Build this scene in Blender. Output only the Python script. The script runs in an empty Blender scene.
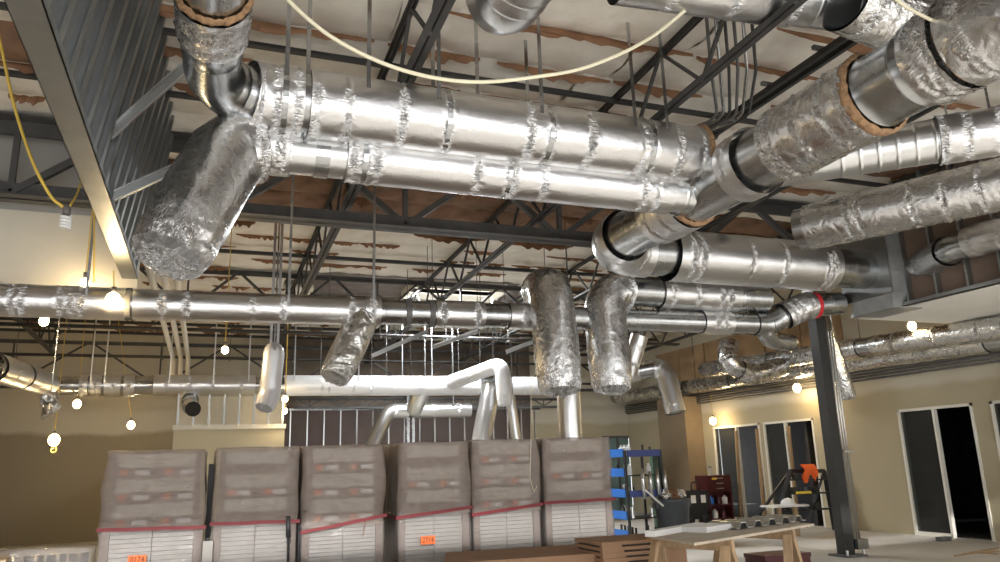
import bpy, math, random
from mathutils import Vector, Matrix, noise
random.seed(7)
PI = math.pi
scn = bpy.context.scene
col = scn.collection

# ------------------------------------------------------------------ camera, world, lights, exposure
F = 765.0
PITCH, ROLL, AZ = math.radians(13.6), math.radians(-1.77), math.radians(20.9)
EYE = Vector((0, 0, 1.5))
_c, _s = math.cos(PITCH), math.sin(PITCH)
FWD = Vector((math.sin(AZ) * _c, math.cos(AZ) * _c, _s))
_r0 = Vector((math.cos(AZ), -math.sin(AZ), 0))
_u0 = _r0.cross(FWD)
RT = _r0 * math.cos(ROLL) + _u0 * math.sin(ROLL)
UP = -_r0 * math.sin(ROLL) + _u0 * math.cos(ROLL)
cam_d = bpy.data.cameras.new('camera')
cam_d.sensor_width = 36
cam_d.lens = F / 1000 * 36
cam_d.clip_end = 200
cam = bpy.data.objects.new('camera', cam_d)
col.objects.link(cam)
cam.matrix_world = Matrix(((RT.x, UP.x, -FWD.x, EYE.x), (RT.y, UP.y, -FWD.y, EYE.y), (RT.z, UP.z, -FWD.z, EYE.z), (0, 0, 0, 1)))
scn.camera = cam

w = bpy.data.worlds.new('world')
scn.world = w
w.use_nodes = True
w.node_tree.nodes['Background'].inputs[0].default_value = (0.93, 0.96, 1.0, 1)
w.node_tree.nodes['Background'].inputs[1].default_value = 2.5

def area(name, loc, rot, sx, sy, power, color=(1, 1, 1)):
    d = bpy.data.lights.new(name, 'AREA')
    d.shape = 'RECTANGLE'
    d.size, d.size_y, d.energy, d.color = sx, sy, power, color
    o = bpy.data.objects.new(name, d)
    o.location, o.rotation_euler = loc, rot
    col.objects.link(o)
    return o
sun_d = bpy.data.lights.new('sun', 'SUN')
sun_d.energy, sun_d.angle, sun_d.color = 15.0, math.radians(1.5), (1.0, 0.98, 0.96)
sun = bpy.data.objects.new('sun', sun_d)
sun.rotation_euler = (math.radians(70), 0, math.radians(-8))   # low sun through the storefront onto the floor behind the camera
col.objects.link(sun)
# daylight through the storefront glazing behind the camera and through the roof hatch, plus added side fill
for k in range(5): area('storefront_daylight', (-6.2 + k * 3.9, -4.9, 1.85), (math.radians(90), 0, 0), 3.5, 3.0, 80, (0.97, 0.98, 1.0))
area('side_fill', (12.5, 0.0, 2.0), (math.radians(90), 0, math.radians(90)), 7.0, 3.0, 150, (0.97, 0.98, 1.0))  # added fill from the right; the wall has no window here
area('side_fill', (-8.9, 2.0, 2.0), (math.radians(90), 0, math.radians(-90)), 9.0, 3.0, 110, (0.97, 0.98, 1.0))  # added fill from the left, likewise without a window
area('roof_hatch_daylight', (5.05, 16.15, 5.24), (0, 0, 0), 2.0, 1.0, 600, (0.95, 0.98, 1.0))
scn.view_settings.view_transform = 'Standard'
scn.view_settings.look = 'None'
scn.view_settings.exposure = 0.15
scn.view_settings.gamma = 1.0
scn.view_settings.use_curve_mapping = False

def ray(x, y): return FWD + RT * ((x - 500) / F) - UP * ((y - 281) / F)
def at(x, y, ax, val):
    d = ray(x, y)
    k = 'xyz'.index(ax)
    return EYE + d * ((val - EYE[k]) / d[k])
def proj(p):
    d = Vector(p) - EYE
    q = d.dot(FWD)
    return 500 + F * d.dot(RT) / q, 281 - F * d.dot(UP) / q

# ------------------------------------------------------------------ materials
def new_mat(name):
    m = bpy.data.materials.new(name)
    m.use_nodes = True
    nt = m.node_tree
    return m, nt, nt.nodes['Principled BSDF']
def mat(name, color, rough=0.6, metal=0.0, var=0.0, vscale=4.0, bump=0.0, bscale=20.0, color2=None, stretch=(1, 1, 1), spec=0.5, emit=None, emit_s=0.0, rvar=0.0, coat=0.0):
    m, nt, b = new_mat(name)
    b.inputs['Roughness'].default_value = rough
    b.inputs['Metallic'].default_value = metal
    b.inputs['Specular IOR Level'].default_value = spec
    b.inputs['Coat Weight'].default_value = coat
    b.inputs['Base Color'].default_value = (*color, 1)
    if emit:
        b.inputs['Emission Color'].default_value = (*emit, 1)
        b.inputs['Emission Strength'].default_value = emit_s
    L = nt.links.new
    if var or bump or rvar:
        tc = nt.nodes.new('ShaderNodeTexCoord')
        mp = nt.nodes.new('ShaderNodeMapping')
        mp.inputs['Scale'].default_value = stretch
        L(tc.outputs['Object'], mp.inputs['Vector'])
    if var or rvar:
        n = nt.nodes.new('ShaderNodeTexNoise')
        n.inputs['Scale'].default_value = vscale
        n.inputs['Detail'].default_value = 5
        L(mp.outputs[0], n.inputs['Vector'])
    if var:
        r = nt.nodes.new('ShaderNodeValToRGB')
        c2 = color2 or tuple(c * (1 - var) for c in color)
        r.color_ramp.elements[0].position = 0.32
        r.color_ramp.elements[1].position = 0.68
        r.color_ramp.elements[0].color = (*c2, 1)
        r.color_ramp.elements[1].color = (*color, 1)
        L(n.outputs[0], r.inputs[0])
        L(r.outputs[0], b.inputs['Base Color'])
    if rvar:
        mr = nt.nodes.new('ShaderNodeMapRange')
        mr.inputs['To Min'].default_value = rough - rvar
        mr.inputs['To Max'].default_value = rough + rvar
        L(n.outputs[0], mr.inputs[0])
        L(mr.outputs[0], b.inputs['Roughness'])
    if bump:
        n2 = nt.nodes.new('ShaderNodeTexNoise')
        n2.inputs['Scale'].default_value = bscale
        n2.inputs['Detail'].default_value = 4
        L(mp.outputs[0], n2.inputs['Vector'])
        bp = nt.nodes.new('ShaderNodeBump')
        bp.inputs['Strength'].default_value = bump
        bp.inputs['Distance'].default_value = 0.02
        L(n2.outputs[0], bp.inputs['Height'])
        L(bp.outputs[0], b.inputs['Normal'])
    return m

def foil_mat(name, color, rough, strength, scale, metal=1.0):
    """wrinkled foil: fine all-over relief plus pleats gathered where a band pinches the sleeve"""
    m, nt, b = new_mat(name)
    L = nt.links.new
    b.inputs['Base Color'].default_value = (*color, 1)
    b.inputs['Metallic'].default_value = metal
    def math_(op, a, c):
        n_ = nt.nodes.new('ShaderNodeMath')
        n_.operation = op
        for i, q in enumerate((a, c)):
            if isinstance(q, (int, float)): n_.inputs[i].default_value = q
            else: L(q, n_.inputs[i])
        return n_.outputs[0]
    tc = nt.nodes.new('ShaderNodeTexCoord')
    n = nt.nodes.new('ShaderNodeTexNoise')
    n.inputs['Scale'].default_value = scale
    n.inputs['Detail'].default_value = 5
    n.inputs['Roughness'].default_value = 0.65
    n.inputs['Distortion'].default_value = 1.0
    L(tc.outputs['Object'], n.inputs['Vector'])
    v = nt.nodes.new('ShaderNodeTexNoise')
    v.inputs['Scale'].default_value = scale * 0.3
    v.inputs['Detail'].default_value = 2
    v.inputs['Distortion'].default_value = 1.5
    L(tc.outputs['Object'], v.inputs['Vector'])
    vs = math_('ABSOLUTE', math_('SUBTRACT', v.outputs[0], 0.5), 0)
    fine = math_('ADD', math_('MULTIPLY', n.outputs[0], 0.5), math_('MULTIPLY', vs, 2.2))
    at_ = nt.nodes.new('ShaderNodeAttribute')
    at_.attribute_name = 'duct'
    n2 = nt.nodes.new('ShaderNodeTexNoise')
    n2.inputs['Scale'].default_value = 1.0
    n2.inputs['Detail'].default_value = 2
    n2.inputs['Distortion'].default_value = 0.8
    L(at_.outputs['Vector'], n2.inputs['Vector'])
    rid = math_('ABSOLUTE', math_('SUBTRACT', n2.outputs[0], 0.5), 0)
    cr = nt.nodes.new('ShaderNodeAttribute')
    cr.attribute_name = 'crease'
    pleat = math_('MULTIPLY', math_('MULTIPLY', rid, 9.0), cr.outputs['Fac'])
    h = math_('ADD', math_('MULTIPLY', fine, strength), pleat)
    bp = nt.nodes.new('ShaderNodeBump')
    bp.inputs['Strength'].default_value = 1.0
    bp.inputs['Distance'].default_value = 0.010
    L(h, bp.inputs['Height'])
    L(bp.outputs[0], b.inputs['Normal'])
    mr = nt.nodes.new('ShaderNodeMapRange')
    mr.inputs['To Min'].default_value = rough - 0.07
    mr.inputs['To Max'].default_value = rough + 0.07
    L(n.outputs[0], mr.inputs[0])
    L(mr.outputs[0], b.inputs['Roughness'])
    return m

def film_mat(name, color, fac0, fac1, rough):
    m, nt, b = new_mat(name)
    L = nt.links.new
    b.inputs['Base Color'].default_value = (*color, 1)
    b.inputs['Roughness'].default_value = rough
    tc = nt.nodes.new('ShaderNodeTexCoord')
    mp = nt.nodes.new('ShaderNodeMapping')
    mp.inputs['Scale'].default_value = (3, 3, 7)
    n = nt.nodes.new('ShaderNodeTexNoise')
    n.inputs['Scale'].default_value = 1.5
    n.inputs['Detail'].default_value = 5
    n.inputs['Distortion'].default_value = 1.0
    L(tc.outputs['Object'], mp.inputs[0])
    L(mp.outputs[0], n.inputs['Vector'])
    bp = nt.nodes.new('ShaderNodeBump')
    bp.inputs['Strength'].default_value = 0.9
    bp.inputs['Distance'].default_value = 0.03
    L(n.outputs[0], bp.inputs['Height'])
    L(bp.outputs[0], b.inputs['Normal'])
    mr = nt.nodes.new('ShaderNodeMapRange')
    mr.inputs['To Min'].default_value = fac0
    mr.inputs['To Max'].default_value = fac1
    L(n.outputs[0], mr.inputs[0])
    tr = nt.nodes.new('ShaderNodeBsdfTransparent')
    mix = nt.nodes.new('ShaderNodeMixShader')
    L(mr.outputs[0], mix.inputs[0])
    L(tr.outputs[0], mix.inputs[1])
    L(b.outputs[0], mix.inputs[2])
    L(mix.outputs[0], nt.nodes['Material Output'].inputs[0])
    return m

def wall_paint(name, lower, upper, z_edge, mottle=0.12):
    """tan primer below a ragged roller line, bare board above it"""
    m, nt, b = new_mat(name)
    L = nt.links.new
    b.inputs['Roughness'].default_value = 0.85
    tc = nt.nodes.new('ShaderNodeTexCoord')
    sep = nt.nodes.new('ShaderNodeSeparateXYZ')
    L(tc.outputs['Object'], sep.inputs[0])
    n = nt.nodes.new('ShaderNodeTexNoise')
    n.inputs['Scale'].default_value = 0.9
    n.inputs['Detail'].default_value = 6
    L(tc.outputs['Object'], n.inputs['Vector'])
    add = nt.nodes.new('ShaderNodeMath')
    add.operation = 'MULTIPLY_ADD'
    add.inputs[1].default_value = 0.35
    L(n.outputs[0], add.inputs[0])
    L(sep.outputs['Z'], add.inputs[2])
    r = nt.nodes.new('ShaderNodeMapRange')
    r.inputs['From Min'].default_value = z_edge + 0.1
    r.inputs['From Max'].default_value = z_edge + 0.22
    L(add.outputs[0], r.inputs[0])
    mx = nt.nodes.new('ShaderNodeMix')
    mx.data_type = 'RGBA'
    mx.inputs[6].default_value = (*lower, 1)
    mx.inputs[7].default_value = (*upper, 1)
    L(r.outputs[0], mx.inputs[0])
    n2 = nt.nodes.new('ShaderNodeTexNoise')
    n2.inputs['Scale'].default_value = 0.6
    n2.inputs['Detail'].default_value = 7
    L(tc.outputs['Object'], n2.inputs['Vector'])
    mr = nt.nodes.new('ShaderNodeMapRange')
    mr.inputs['To Min'].default_value = 1 - mottle
    mr.inputs['To Max'].default_value = 1 + mottle
    L(n2.outputs[0], mr.inputs[0])
    vm = nt.nodes.new('ShaderNodeVectorMath')
    vm.operation = 'SCALE'
    L(mx.outputs[2], vm.inputs[0])
    L(mr.outputs[0], vm.inputs['Scale'])
    L(vm.outputs[0], b.inputs['Base Color'])
    return m

M = {}
M['foil'] = foil_mat('foil', (0.70, 0.695, 0.69), 0.33, 0.20, 26)
M['foil_wrinkled'] = foil_mat('foil_wrinkled', (0.70, 0.695, 0.69), 0.27, 1.1, 8)
M['foil_crumpled'] = foil_mat('foil_crumpled', (0.72, 0.715, 0.70), 0.24, 3.6, 8)
M['foil_white'] = foil_mat('foil_white', (0.92, 0.92, 0.92), 0.45, 0.5, 20)
M['white_jacket'] = foil_mat('white_jacket', (0.80, 0.81, 0.83), 0.36, 0.5, 18, 0.4)
M['galv'] = mat('galvanised', (0.52, 0.53, 0.53), 0.26, 1.0, var=0.22, vscale=7, rvar=0.06, bump=0.04, bscale=60)
M['galv_dull'] = mat('galvanised_dull', (0.34, 0.35, 0.35), 0.5, 0.45, var=0.25, vscale=5)
M['galv_bright'] = mat('galvanised_bright', (0.74, 0.75, 0.75), 0.30, 1.0, var=0.1, vscale=5, rvar=0.06)
M['stud'] = mat('stud_metal', (0.42, 0.44, 0.44), 0.42, 1.0, var=0.15, vscale=4)
M['steel_dark'] = mat('primed_steel', (0.060, 0.058, 0.055), 0.55, 0.0, var=0.4, vscale=5)
M['steel_grey'] = mat('grey_steel', (0.13, 0.125, 0.12), 0.5, 0.0, var=0.35, vscale=5)
M['steel_dark2'] = mat('girder_steel', (0.085, 0.082, 0.08), 0.5, 0.0, var=0.35, vscale=5)
M['steel_black'] = mat('black_steel', (0.028, 0.027, 0.026), 0.45, 0.0, var=0.3, vscale=6)
M['insul'] = mat('insulation_face', (0.90, 0.87, 0.80), 0.85, 0, var=0.16, vscale=2.5, bump=0.4, bscale=9, color2=(0.74, 0.69, 0.60))
M['kraft'] = mat('kraft_paper', (0.36, 0.19, 0.10), 0.8, 0, var=0.45, vscale=4, bump=0.3, bscale=16)
M['kraft_dark'] = mat('brown_paper_facing', (0.27, 0.155, 0.095), 0.85, 0, var=0.5, vscale=3, bump=0.5, bscale=9)
M['pinkfacing'] = mat('pink_facing', (0.62, 0.36, 0.32), 0.85, 0, var=0.25, vscale=4)
M['fibre'] = mat('fibre_edge', (0.42, 0.25, 0.13), 0.95, 0, var=0.5, vscale=25, bump=0.9, bscale=60)
M['deck'] = mat('roof_deck', (0.20, 0.17, 0.15), 0.8, 0, var=0.3)
M['drywall'] = mat('drywall', (0.72, 0.68, 0.58), 0.9, 0, var=0.1, vscale=1.5)
M['drywall_grey'] = mat('drywall_grey', (0.44, 0.43, 0.40), 0.9, 0, var=0.14, vscale=1.2)
M['soffit'] = mat('soffit_board', (0.80, 0.79, 0.74), 0.9, 0, var=0.05, vscale=1.5)
M['sheath'] = mat('brown_sheathing', (0.20, 0.145, 0.11), 0.9, 0, var=0.3, vscale=2)
M['darkwall'] = mat('dark_backing', (0.115, 0.085, 0.075), 0.85, 0, var=0.2, vscale=1.5)
M['room_shade'] = mat('unlit_room_shade', (0.045, 0.042, 0.04), 0.9, 0, var=0.2)  # near-black tone paints in the shade of the rooms behind the doors
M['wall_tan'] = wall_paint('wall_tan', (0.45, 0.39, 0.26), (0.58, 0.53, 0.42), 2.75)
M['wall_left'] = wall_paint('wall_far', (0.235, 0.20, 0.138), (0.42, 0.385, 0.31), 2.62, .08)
M['concrete'] = mat('concrete', (0.57, 0.54, 0.49), 0.75, 0, var=0.22, vscale=0.9, bump=0.08, bscale=30)
M['frame_white'] = mat('door_frame_paint', (0.78, 0.75, 0.66), 0.55)
M['lumber'] = mat('raw_lumber', (0.44, 0.30, 0.17), 0.75, 0, var=0.35, vscale=2, stretch=(9, 9, 0.8))
M['plywood'] = mat('plywood', (0.52, 0.44, 0.34), 0.75, 0, var=0.25, vscale=3, stretch=(1, 6, 1))
M['cardboard'] = mat('cardboard', (0.34, 0.20, 0.115), 0.85, 0, var=0.15, vscale=3)
M['carton'] = mat('carton_white', (0.60, 0.56, 0.48), 0.75, 0, var=0.08, vscale=3)
M['carton_kraft'] = mat('carton_kraft', (0.17, 0.12, 0.095), 0.85, 0, var=0.12, vscale=3)
M['slab'] = mat('slab_white', (0.33, 0.31, 0.28), 0.6, 0, var=0.08, vscale=2)
M['foam'] = mat('white_foam', (0.74, 0.73, 0.70), 0.7, 0, var=0.05)
M['label_white'] = mat('label_white', (0.85, 0.84, 0.82), 0.6)
M['label_orange'] = mat('label_orange', (0.80, 0.16, 0.03), 0.6)
M['ink'] = mat('ink', (0.03, 0.02, 0.02), 0.7)
M['film'] = film_mat('wrap_film', (0.385, 0.315, 0.265), 0.42, 0.66, 0.34)
M['film_clear'] = film_mat('clear_film', (0.42, 0.39, 0.37), 0.10, 0.45, 0.14)
M['red_strap'] = mat('red_strap', (0.19, 0.006, 0.010), 0.5)
M['tape_brown'] = mat('tape_brown', (0.30, 0.17, 0.12), 0.5)
M['plastic_black'] = mat('black_plastic', (0.02, 0.02, 0.022), 0.5)
M['blue'] = mat('blue_bins', (0.025, 0.16, 0.56), 0.5, 0, var=0.12)
M['blue_dark'] = mat('blue_dark', (0.05, 0.07, 0.24), 0.5)
M['grey_plastic'] = mat('grey_plastic', (0.085, 0.095, 0.105), 0.55, 0, var=0.15)
M['maroon'] = mat('maroon', (0.075, 0.013, 0.013), 0.4)
M['white_plastic'] = mat('white_plastic', (0.82, 0.82, 0.80), 0.4)
M['orange'] = mat('orange_cloth', (0.95, 0.16, 0.03), 0.8, emit=None)
M['yellow'] = mat('yellow', (0.85, 0.62, 0.06), 0.5)
M['cord_cream'] = mat('cream_cable', (0.80, 0.74, 0.54), 0.5)
M['cord_yellow'] = mat('yellow_cable', (0.68, 0.47, 0.08), 0.5)
M['red_paint'] = mat('red_sealant', (0.55, 0.02, 0.03), 0.45)
M['conduit'] = mat('conduit', (0.62, 0.62, 0.60), 0.35, 1.0)
M['pvc'] = mat('white_pipe', (0.62, 0.58, 0.50), 0.5)
M['bulb'] = mat('lit_bulb', (1, 0.9, 0.7), 0.3, emit=(1.0, 0.74, 0.36), emit_s=30)
M['cfl'] = mat('unlit_spiral', (0.85, 0.85, 0.83), 0.3)
M['brass'] = mat('socket', (0.12, 0.11, 0.10), 0.5)
M['rubber_and_shade'] = mat('black_rubber_shade', (0.015, 0.014, 0.013), 0.8)  # wheel rubber; also paints the dark inside the duct mouth and strip ribs
def glass_mat():
    m, nt, b = new_mat('dark_glass')
    L = nt.links.new
    b.inputs['Base Color'].default_value = (0.06, 0.06, 0.058, 1)
    b.inputs['Roughness'].default_value = 0.12
    tr = nt.nodes.new('ShaderNodeBsdfTransparent')
    tr.inputs[0].default_value = (0.85, 0.88, 0.86, 1)
    mix = nt.nodes.new('ShaderNodeMixShader')
    mix.inputs[0].default_value = 0.42
    L(tr.outputs[0], mix.inputs[1])
    L(b.outputs[0], mix.inputs[2])
    L(mix.outputs[0], nt.nodes['Material Output'].inputs[0])
    return m
M['glass'] = glass_mat()
M['teal'] = mat('teal_glass', (0.22, 0.32, 0.30), 0.25, 0, var=0.3, vscale=1.5)

# ------------------------------------------------------------------ object helpers
def empty(name, loc=(0, 0, 0), label=None, cat=None, group=None):
    o = bpy.data.objects.new(name, None)
    o.empty_display_size = 0.1
    o.location = loc
    col.objects.link(o)
    if label: tag(o, label, cat, group)
    return o
def tag(o, label, cat, group=None):
    o['label'] = label
    o['category'] = cat
    if group: o['group'] = group
    return o
def structure(o, label=None):
    o['kind'] = 'structure'
    if label: o['label'] = label
    return o
def link_mesh(name, me, parent=None, loc=None):
    """mesh vertices are in world space; a parent is an unrotated Empty, so subtract its location"""
    o = bpy.data.objects.new(name, me)
    col.objects.link(o)
    if parent is not None:
        o.parent = parent
        o.matrix_parent_inverse = Matrix.Translation(-root_loc(parent))
    if loc is not None: o.location = loc
    return o
def root_loc(p):
    v = Vector(p.location)
    # a part whose own location is zero sits in world space through its parent inverse
    if p.parent is not None:
        v = Vector((0, 0, 0)) + p.location
    return v

class MB:
    def __init__(s): s.v, s.f = [], []
    def box(s, a, b):
        x0, y0, z0 = a; x1, y1, z1 = b
        n = len(s.v)
        s.v += [(x0, y0, z0), (x1, y0, z0), (x1, y1, z0), (x0, y1, z0), (x0, y0, z1), (x1, y0, z1), (x1, y1, z1), (x0, y1, z1)]
        s.f += [tuple(n + i for i in q) for q in ((0, 3, 2, 1), (4, 5, 6, 7), (0, 1, 5, 4), (1, 2, 6, 5), (2, 3, 7, 6), (3, 0, 4, 7))]
        return s
    def bar(s, p, q, wd, ht, up=(0, 0, 1)):
        p, q = Vector(p), Vector(q)
        d = (q - p).normalized()
        u = Vector(up)
        if abs(d.dot(u)) > 0.97: u = Vector((0, 1, 0))
        sd = d.cross(u).normalized()
        u = sd.cross(d).normalized()
        n = len(s.v)
        for c in (p, q):
            for a, b in ((-1, -1), (1, -1), (1, 1), (-1, 1)):
                s.v.append(tuple(c + sd * (a * wd / 2) + u * (b * ht / 2)))
        s.f += [(n, n + 1, n + 2, n + 3), (n + 7, n + 6, n + 5, n + 4)]
        for i in range(4):
            j = (i + 1) % 4
            s.f.append((n + i, n + 4 + i, n + 4 + j, n + j))
        return s
    def angle(s, p, q, w_, t=0.008, up=(0, 0, 1), sgn=1):
        """an L profile: one leg flat, one upright"""
        p, q = Vector(p), Vector(q)
        d = (q - p).normalized()
        u = Vector(up)
        if abs(d.dot(u)) > 0.97: u = Vector((0, 1, 0))
        sd = d.cross(u).normalized() * sgn
        u = sd.cross(d).normalized() * sgn
        s.bar(p + sd * w_ / 2, q + sd * w_ / 2, w_, t, up=u)
        s.bar(p + u * w_ / 2, q + u * w_ / 2, t, w_, up=u)
        return s
    def tube(s, pts, r, n=8, cap=True):
        pts = [Vector(p) for p in pts]
        fr = frames(pts)
        base = len(s.v)
        for (p, a, b), k in zip(fr, range(len(pts))):
            rr = r[k] if isinstance(r, (list, tuple)) else r
            for i in range(n):
                t = 2 * PI * i / n
                s.v.append(tuple(p + (a * math.cos(t) + b * math.sin(t)) * rr))
        for k in range(len(pts) - 1):
            for i in range(n):
                j = (i + 1) % n
                s.f.append((base + k * n + i, base + k * n + j, base + (k + 1) * n + j, base + (k + 1) * n + i))
        if cap:
            s.f.append(tuple(base + i for i in range(n))[::-1])
            s.f.append(tuple(base + (len(pts) - 1) * n + i for i in range(n)))
        return s
    def sphere(s, c, r, n=12, m=8, sz=1.0):
        c = Vector(c)
        pts = [c + Vector((0, 0, -r * sz * math.cos(PI * k / m))) for k in range(m + 1)]
        rad = [max(r * math.sin(PI * k / m), 0.0005) for k in range(m + 1)]
        return s.tube(pts, rad, n)
    def poly(s, pts, d):
        """closed prism: outline pts extruded by vector d"""
        n = len(s.v); k = len(pts); d = Vector(d)
        s.v += [tuple(Vector(p)) for p in pts] + [tuple(Vector(p) + d) for p in pts]
        s.f += [tuple(n + i for i in range(k))[::-1], tuple(n + k + i for i in range(k))]
        for i in range(k):
            j = (i + 1) % k
            s.f.append((n + i, n + j, n + k + j, n + k + i))
        return s
    def mesh(s, name, m, smooth=False):
        me = bpy.data.meshes.new(name)
        me.from_pydata([tuple(v) for v in s.v], [], s.f)
        me.materials.append(M[m] if isinstance(m, str) else m)
        if smooth: me.polygons.foreach_set('use_smooth', [True] * len(me.polygons))
        me.update()
        return me
    def build(s, name, m, parent=None, smooth=False):
        return link_mesh(name, s.mesh(name, m, smooth), parent)

def frames(pts):
    out = []
    d0 = (pts[1] - pts[0]).normalized()
    ref = Vector((0, 0, 1)) if abs(d0.z) < 0.9 else Vector((0, 1, 0))
    a = d0.cross(ref).normalized()
    for i, p in enumerate(pts):
        if i == 0: d = pts[1] - pts[0]
        elif i == len(pts) - 1: d = pts[-1] - pts[-2]
        else: d = (pts[i + 1] - pts[i]).normalized() + (pts[i] - pts[i - 1]).normalized()
        if d.length < 1e-9: d = d0
        d.normalize()
        a = (a - d * a.dot(d))
        if a.length < 1e-6: a = d.orthogonal()
        a.normalize()
        out.append((p, a.copy(), d.cross(a)))
        d0 = d
    return out

def fillet(pts, rad, step=10):
    pts = [Vector(p) for p in pts]
    out = [pts[0]]
    for i in range(1, len(pts) - 1):
        p, a, b = pts[i], pts[i - 1] - pts[i], pts[i + 1] - pts[i]
        ang = a.angle(b)
        rr = rad[i - 1] if isinstance(rad, (list, tuple)) else rad
        t = min(rr / math.tan(ang / 2), a.length * 0.49, b.length * 0.49)
        r2 = t * math.tan(ang / 2)
        a.normalize(); b.normalize()
        cdir = (a + b).normalized()
        c = p + cdir * (r2 / math.sin(ang / 2))
        s0, s1 = p + a * t - c, p + b * t - c
        n = max(3, int(step * (PI - ang) / (PI / 2)))
        for k in range(n + 1):
            f = k / n
            w0 = s0.angle(s1)
            q = (s0 * math.sin((1 - f) * w0) + s1 * math.sin(f * w0)) / math.sin(w0) if w0 > 1e-4 else s0
            out.append(c + q)
    out.append(pts[-1])
    return out

class Path:
    def __init__(s, pts, rad=0.5):
        p = fillet(pts, rad) if len(pts) > 2 else [Vector(q) for q in pts]
        d = []
        for a, b in zip(p, p[1:]):
            n = max(1, int((b - a).length / 0.05))
            for k in range(n): d.append(a.lerp(b, k / n))
        d.append(p[-1])
        s.fr = frames(d)
        s.s = [0]
        for a, b in zip(d, d[1:]): s.s.append(s.s[-1] + (b - a).length)
        s.len = s.s[-1]
        s.px = [proj(q) for q in d]
    def at(s, t):
        t = min(max(t, 0), s.len)
        lo, hi = 0, len(s.s) - 1
        while hi - lo > 1:
            m = (lo + hi) // 2
            if s.s[m] <= t: lo = m
            else: hi = m
        f = (t - s.s[lo]) / max(1e-9, s.s[hi] - s.s[lo])
        a, b = s.fr[lo], s.fr[hi]
        return a[0].lerp(b[0], f), a[1].lerp(b[1], f).normalized(), a[2].lerp(b[2], f).normalized()
    def S(s, x, y=None):
        """arc length nearest to a picture position"""
        best, bs = 1e18, 0
        for k, q in enumerate(s.px):
            e = abs(q[0] - x) if y is None else (abs(q[1] - y) if x is None else math.hypot(q[0] - x, q[1] - y))
            if e < best: best, bs = e, s.s[k]
        return bs

def skin(path, ss, rfun, n=40):
    b = MB()
    for sv in ss:
        p, a, c = path.at(sv)
        for i in range(n):
            t = 2 * PI * i / n
            b.v.append(tuple(p + (a * math.cos(t) + c * math.sin(t)) * rfun(sv, t)))
    for k in range(len(ss) - 1):
        for i in range(n):
            j = (i + 1) % n
            b.f.append((k * n + i, k * n + j, (k + 1) * n + j, (k + 1) * n + i))
    return b

def samples(s0, s1, marks, coarse=0.08, fine=0.018, reach=0.15):
    out, t = [], s0
    while t < s1:
        out.append(t)
        near = min([abs(t - m) for m in marks] or [9])
        t += fine if near < reach else coarse
    out.append(s1)
    return out

def N3(x, y, z): return noise.noise(Vector((x, y, z)))

def foil(path, s0, s1, r, parent, bands=(), m='foil', end=False, start_end=False, rough=1.0, n=72, seed=None, name='foil_sleeve', lump=0.012):
    sd = random.random() * 100 if seed is None else seed
    marks = list(bands)
    if end: marks.append(s1)
    def rf(s, t):
        ct, st = math.cos(t), math.sin(t)
        q = 1 + lump * N3(ct * 1.3 + sd, st * 1.3, s * 3.5) + lump * 0.6 * N3(ct * 4 + sd, st * 4, s * 9)
        for m_ in bands:
            d = s - m_
            if abs(d) < 0.2:
                g = math.exp(-(d / 0.05) ** 2)
                q += rough * g * (0.10 * (0.25 - abs(N3(ct * 9 + sd + m_, st * 9, s * 7))) + 0.06 * N3(ct * 14 + sd, st * 14, s * 30))
                q -= 0.035 * math.exp(-(d / 0.016) ** 2)
        for flag, se, sg in ((end, s1, 1), (start_end, s0, -1)):
            if flag:
                d = (se - s) * sg
                if d < 0.3 * r / 0.2:
                    k = max(0.0, 1 - d / (0.3 * r / 0.2))
                    q += k * 0.08 * N3(ct * 4 + sd, st * 4, s * 9) + k * 0.05 * N3(ct * 9 + sd, st * 9, s * 20)
                    q *= 1 - 0.16 * k * k
        return r * q
    ss = samples(s0, s1, marks, coarse=0.07)
    b = skin(path, ss, rf, n)
    if end or start_end:
        for flag, se, idx, sg in ((end, s1, len(ss) - 1, 1), (start_end, s0, 0, -1)):
            if not flag: continue
            p, a, c = path.at(se)
            d = a.cross(c).normalized() * sg
            prev = [idx * n + i for i in range(n)]
            for rr, dz in ((0.78, 0.10), (0.5, 0.11), (0.2, 0.02)):
                cur = []
                for i in range(n):
                    t = 2 * PI * i / n
                    k = rr * (1 + 0.35 * N3(math.cos(t) * 5 + sd, math.sin(t) * 5, rr * 3))
                    cur.append(len(b.v))
                    b.v.append(tuple(p + (a * math.cos(t) + c * math.sin(t)) * r * 0.84 * k + d * (dz + 0.16 * N3(math.cos(t) * 4, math.sin(t) * 4 + sd, rr * 6)) * r))
                for i in range(n):
                    j = (i + 1) % n
                    b.f.append((prev[i], prev[j], cur[j], cur[i]) if sg > 0 else (prev[j], prev[i], cur[i], cur[j]))
                prev = cur
            b.f.append(tuple(prev) if sg > 0 else tuple(prev[::-1]))
    me = b.mesh(name, m, True)
    A1 = me.attributes.new('crease', 'FLOAT', 'POINT')
    A2 = me.attributes.new('duct', 'FLOAT_VECTOR', 'POINT')
    cre, duc = [], []
    for k, sv in enumerate(ss):
        g = sum(math.exp(-((sv - m_) / 0.034) ** 2) for m_ in bands) * rough * 0.9
        if end: g += 0.9 * max(0, 1 - (s1 - sv) / (1.4 * r))
        g = min(g, 1.3)
        for i in range(n):
            t = 2 * PI * i / n
            gg = g * (0.55 + 0.9 * N3(math.cos(t) * 2 + sd, math.sin(t) * 2, sv * 2 + sd))
            cre.append(max(0, gg))
            duc += [math.cos(t) * r * 48 + sd, math.sin(t) * r * 48, sv * 12]
    for q in range(len(b.v) - len(cre)):
        cre.append(0.9)
        duc += [b.v[len(cre) - 1][0] * 40, b.v[len(cre) - 1][1] * 40, b.v[len(cre) - 1][2] * 40]
    A1.data.foreach_set('value', cre)
    A2.data.foreach_set('vector', duc)
    return link_mesh(name, me, parent)

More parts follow.
